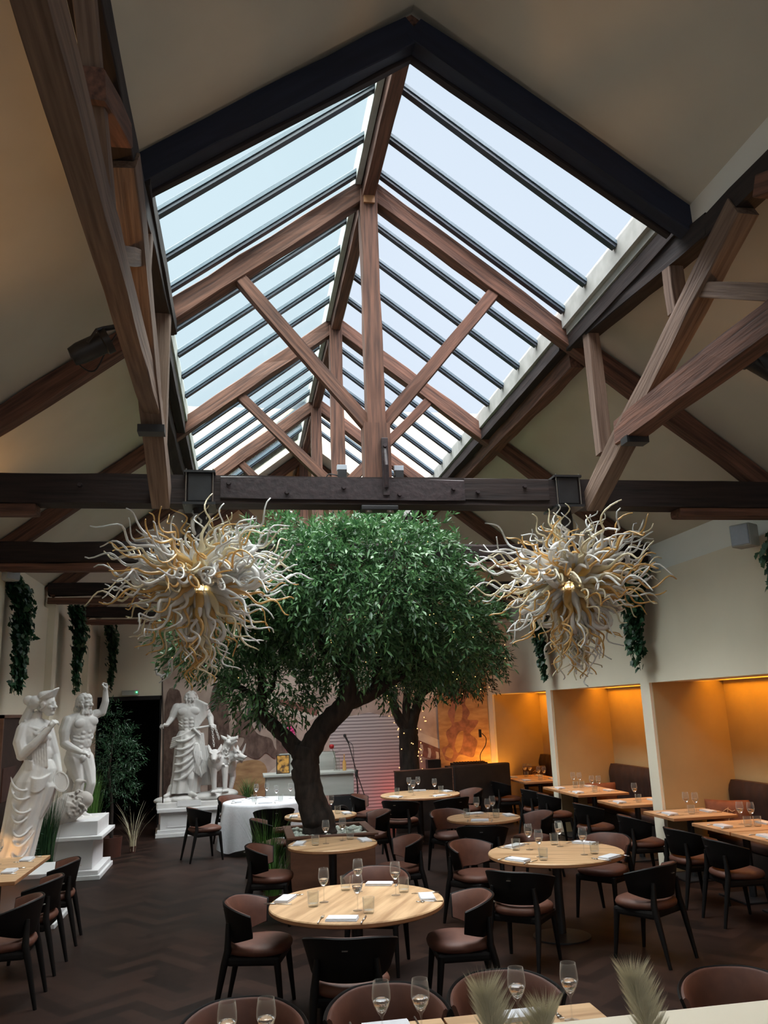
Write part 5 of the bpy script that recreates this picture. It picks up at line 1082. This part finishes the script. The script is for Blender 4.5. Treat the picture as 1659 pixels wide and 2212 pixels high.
chain(bm, [sp(905, 1080, -.06), sp(950, 1220, -.07), sp(1000, 1360, -.08), sp(985, 1540, -.04), sp(960, 1730, 0)], [.125, .105, .070, .068, .042]); cap(bm, sp(960, 1745, 0), sp(1050, 1762, -.12), .045, .035)
chain(bm, [sp(1040, 1080, .04), sp(1085, 1220, .02), sp(1125, 1370, -.03), sp(1075, 1560, .04), sp(1030, 1730, .08)], [.12, .10, .068, .065, .042]); cap(bm, sp(1030, 1745, .08), sp(1120, 1762, -.03), .045, .035)
ell(bm, sp(1015, 1060, -.10), (.05, .045, .06)); ell(bm, sp(960, 1775), (.34, .30, .03)); chain(bm, [sp(880, 1770, .12), sp(850, 1400, .12), sp(880, 1150, .08)], [.12, .09, .05])
sculpt('figure', bm, marble, Z, .008, 2)
E_ = thing('eagle_statue', 'grey stone eagle with folded wing at the nude statue’s feet', 'statue', (-3.60, 12.95, .76))
def sp(zx, zy, y=0): return Vector(((zx-950)*.00125, y, (1770-zy)*.00119+.0))
bm = NB(); g0 = Vector((0, -.10, 0)); dz = Vector((0, 0, .03))
ell(bm, (.03, -.10, .20), (.17, .13, .19), (0, R(30), 0)); ell(bm, (-.10, -.14, .12), (.18, .11, .10), (0, R(-30), 0))
A_ = Vector((.19, -.20, .30)); T_p = Vector((-.35, -.40, .03)); dr_ = (T_p-A_).normalized(); pp = dr_.cross(Vector((0, -1, 0))).normalized()
for k in range(15):                                                 # folded wing: long flight feathers
    u_ = k/14-.5; bl = Vector((0, -.06*(1-4*u_*u_), 0)); chain(bm, [A_+pp*u_*.22, A_.lerp(T_p, .35)+pp*u_*.36+bl, A_.lerp(T_p, .7)+pp*u_*.26+bl*.8, T_p+pp*u_*.05], [.022, .026, .022, .010], 6)
for k in range(60):
    q = random.Random(k); u_ = q.uniform(-.45, .45); t_ = q.uniform(.02, .42); ell(bm, A_.lerp(T_p, t_)+pp*u_*.34+Vector((0, -.02-.06*(1-4*u_*u_), 0)), (.024, .016, .018), (0, R(40), 0), 2)
ell(bm, A_+Vector((-.02, .03, -.02)), (.13, .09, .12))
chain(bm, [sp(1010, 1560, -.10), sp(985, 1450, -.10), sp(1005, 1360, -.11)], [.09, .062, .050]); ell(bm, sp(1015, 1335, -.11), (.062, .048, .050)); chain(bm, [sp(1050, 1325, -.12), sp(1085, 1325, -.13), sp(1090, 1350, -.13)], [.026, .018, .007], 6)
sculpt('bird', bm, eaglem, E_, .010, 2)

# bearded god with bident and three-headed dog
t = thing('plinth', 'wide white panelled plinth under the robed bearded statue and dog', 'plinth', (-1.98, 16.85, 0), R(5), 'statue plinths')
plinth(t, [(1.66, .98, 0, .07), (1.60, .92, .07, .13), (1.50, .84, .13, .43), (1.62, .96, .43, .49)])
bm = NB(); bb(bm, (-.62, -.432, .17), (.62, -.42, .175)); bb(bm, (-.62, -.432, .385), (.62, -.42, .39)); bb(bm, (-.62, -.432, .17), (-.615, -.42, .39)); bb(bm, (.615, -.432, .17), (.62, -.42, .39)); obj('panel_moulding', bm, plinthm, t)
H = thing('bearded_god_statue', 'white statue of a half-draped bearded man on a wide plinth with staff', 'statue', (-2.25, 16.85, .49))
def sp(zx, zy, y=0): return Vector(((zx-418)*.00155, y, (1770-zy)*.00136))
bm = NB(); F1 = (.35, -.94, 0); hc = sp(445, 320); face(bm, hc, .118, F1, True, 1.12); curls(bm, hc+Vector((0, 0, .02)), .12, F1, 130, 9, 1.15); cap(bm, sp(440, 400), sp(430, 460), .07, .09)
sh1 = sp(275, 440, 0); sh2 = sp(590, 430, 0); torso(bm, sh1, sh2, sp(425, 530), sp(410, 700), sp(430, 820), 1.15, (0, -1, 0), True)
el = sp(215, 580, -.04); chain(bm, [sh1, sp(240, 510, -.02), el], [.10, .085, .062]); wr = sp(165, 665, -.16); chain(bm, [el, wr], [.064, .042]); hand(bm, wr, (-.75, -.6, 0), (0, 0, 1), 1.3, .9, -1)
el = sp(690, 590, .0); chain(bm, [sh2, el], [.095, .065]); wr = sp(705, 690, -.14); chain(bm, [el, wr], [.066, .045]); hand(bm, wr, (.4, -.9, -.1), (.1, 0, 1), 1.3, .9)
skirt(bm, [(sp(430, 760), .20, .14), (sp(430, 850), .25, .18), (sp(440, 1000), .275, .19), (sp(430, 1200), .28, .19), (sp(410, 1350), .26, .18), (sp(400, 1450), .27, .18), (sp(390, 1600), .28, .2)], .018, 10)
for j in range(6): swag(bm, sp(278-j*4, 890+j*105, -.11), sp(520+j*9, 800+j*62+(j % 2)*25, -.15), .06+.012*j, .028, (0, -.07, 0))
for j in range(7): cap(bm, sp(500+18*j, 800, -.15), sp(520+22*j, 1380-20*abs(j-3), -.18), .014, .022, seg=6)
for j in range(9): cap(bm, sp(500+18*j, 330+10*j, -.04-.012*min(j, 6)), sp(505+17*j, 760-26*j, -.12+.008*j), .034, .026, seg=8)              # mantle over the shoulder
for j in range(5): chain(bm, [sp(240-6*j, 860+j*30, -.02), sp(340, 830+22*j, -.14), sp(500, 740+12*j, -.15)], [.03, .024, .018], 6)
chain(bm, [sp(470, 740, -.17), sp(560, 720, -.19), sp(700, 700, -.12)], [.02, .022, .02]); cap(bm, sp(490, 730, -.18), sp(570, 820, -.2), .028, .018)
for j in range(4): chain(bm, [sp(520+8*j, 940, -.19), sp(500+30*j, 1060+30*j, -.21), sp(530+10*j, 1180+20*j, -.21), sp(500+32*j, 1300+30*j, -.19)], [.014, .024, .02, .014], 6)
chain(bm, [sp(470, 1300, -.12), sp(465, 1400, -.16), sp(455, 1590, -.14)], [.08, .07, .045]); cap(bm, sp(465, 1605, -.17), sp(530, 1620, -.28), .045, .035)
cap(bm, sp(230, 1520, .0), sp(200, 1600, .0), .06, .05); cap(bm, sp(215, 1605, -.03), sp(160, 1625, -.16), .045, .03)
for j in range(6): cap(bm, sp(560+22*j, 1000, .03), sp(590+22*j, 1480, .04), .04, .05)
for (x, y, r) in ((150, 1690, (.20, .24, .07)), (420, 1680, (.36, .28, .09)), (700, 1660, (.34, .28, .09)), (900, 1640, (.22, .24, .09)), (820, 1600, (.2, .2, .07))): ell(bm, sp(x, y), r)
sculpt('figure', bm, marble, H, .008, 2)
bm = NB(); bb(bm, tuple(sp(75, 1790, -.36)), tuple(sp(1015, 1700, .34)), .02); a, b = sp(320, 1680), sp(600, 1752); obj('rock_base', bm, marble, H)
bm = NB(); bb(bm, (a.x, -.372, b.z), (b.x, -.358, a.z), .004); obj('blank_name_panel', bm, plinthm, H)
bm = NB(); tube(bm, [sp(148, 1700, -.30), sp(125, 690, -.23), sp(105, 250, -.20), sp(95, -20, -.18)], .012, 8); obj('staff', bm, bark, H, True)
bm = NB()
for s in (-1, 1): chain(bm, [sp(95, -20, -.18), sp(95+s*60, -40, -.18), sp(95+s*80, -120, -.18), sp(95+s*72, -270, -.18)], [.022, .030, .026, .006], 8)
ell(bm, sp(95, 0, -.18), (.04, .03, .03)); sculpt('bident_head', bm, marble, H, .008, 1)
Dg = thing('three_headed_dog_statue', 'white statue of a three-headed dog beside the draped man', 'statue', (-2.25, 16.80, .49))
bm = NB()
ell(bm, sp(760, 1190, -.10), (.155, .16, .20)); ell(bm, sp(860, 1180, .05), (.16, .22, .19)); ell(bm, sp(930, 1250, .20), (.14, .20, .17))
chain(bm, [sp(740, 1290, -.16), sp(745, 1400, -.17), sp(752, 1570, -.18)], [.075, .055, .045]); 
chain(bm, [sp(875, 1280, -.08), sp(880, 1400, -.09), sp(880, 1560, -.10)], [.075, .055, .045]); chain(bm, [sp(950, 1300, .22), sp(975, 1420, .26), sp(950, 1570, .22)], [.09, .06, .045])
for x, y in ((755, -.24), (885, -.16)):
    for k in (-1.5, -.5, .5, 1.5): cap(bm, sp(x+k*17, 1585, y+.03), sp(x+k*22, 1592, y-.03), .022, .018, seg=8)
def dog(c, f, tilt, s=1.0):
    c = Vector(c); f = Vector(f).normalized(); l = Vector((-f.y, f.x, 0)).normalized(); u = l.cross(f)*-1 if l.cross(f).z < 0 else l.cross(f)
    ell(bm, c, (.105*s, .10*s, .10*s)); chain(bm, [c+f*.05*s, c+f*.13*s-u*.015, c+f*.19*s-u*.02*s], [.075*s, .055*s, .04*s]); chain(bm, [c+f*.05*s-u*.06*s, c+f*.16*s-u*.075*s], [.05*s, .026*s]); ell(bm, c+f*.225*s, (.022*s, .025*s, .018*s), None, 2)
    for k in (-1, 1):
        chain(bm, [c+l*k*.075*s+u*.06*s, c+l*k*.105*s+u*.12*s-f*.03*s, c+l*k*.115*s+u*.175*s-f*.05*s], [.042*s, .03*s, .007*s], 8)
        cap(bm, c+f*.09*s+l*k*.02*s+u*.035*s, c+f*.055*s+l*k*.085*s+u*.07*s, .016*s, .013*s, seg=6); ell(bm, c+f*.09*s+l*k*.045*s+u*.02*s, (.014*s, .014*s, .012*s), None, 2); ell(bm, c+f*.03*s+l*k*.075*s-u*.03*s, (.04*s, .04*s, .045*s), None, 2)
h1 = sp(755, 1095, -.28); cap(bm, sp(765, 1180, -.12), h1, .13, .10); dog(h1, (-.05, -.93, -.30), 0, 1.05)
h2 = sp(925, 930, -.10); chain(bm, [sp(855, 1130, -.02), sp(885, 1020, -.06), h2], [.12, .095, .08]); dog(h2, (.70, -.45, .42), 0, .95)
h3 = sp(1010, 1110, -.05); chain(bm, [sp(900, 1160, .02), h3], [.12, .09]); dog(h3, (.93, -.32, -.22), 0, .95)
for k in range(60):
    q = random.Random(k+50); p = sp(q.uniform(700, 930), q.uniform(1010, 1260), -.02); p.y = -.17+.0*q.random(); cap(bm, p, p+Vector((q.uniform(-.01, .01), .02, -.035)), .016, .008, seg=6)
chain(bm, [sp(980, 1250, .32), sp(1060, 1180, .36), sp(1110, 1060, .36), sp(1130, 980, .34)], [.035, .032, .026, .010])
sculpt('dog', bm, marble, Dg, .008, 1)
t = thing('stone_chain', 'white twisted chain from the statue’s hand to the dog', 'chain', (-2.25, 16.85, .49)); bm = NB()
for (a, b) in ((sp(715, 720, -.24), sp(745, 985, -.30)), (sp(745, 700, -.24), sp(805, 890, -.20))):
    n = 9
    for i in range(n):
        c = a.lerp(b, (i+.5)/n); pts = []
        for k in range(11):
            th = 2*PI*k/10; w_ = .016*math.cos(th); h = .026*math.sin(th); pts.append(c+(Vector((w_, 0, h)) if i % 2 else Vector((w_*.4, w_, h))))
        tube(bm, pts, .006, 5, False)
o_ = obj('links', bm, marble, t, True)
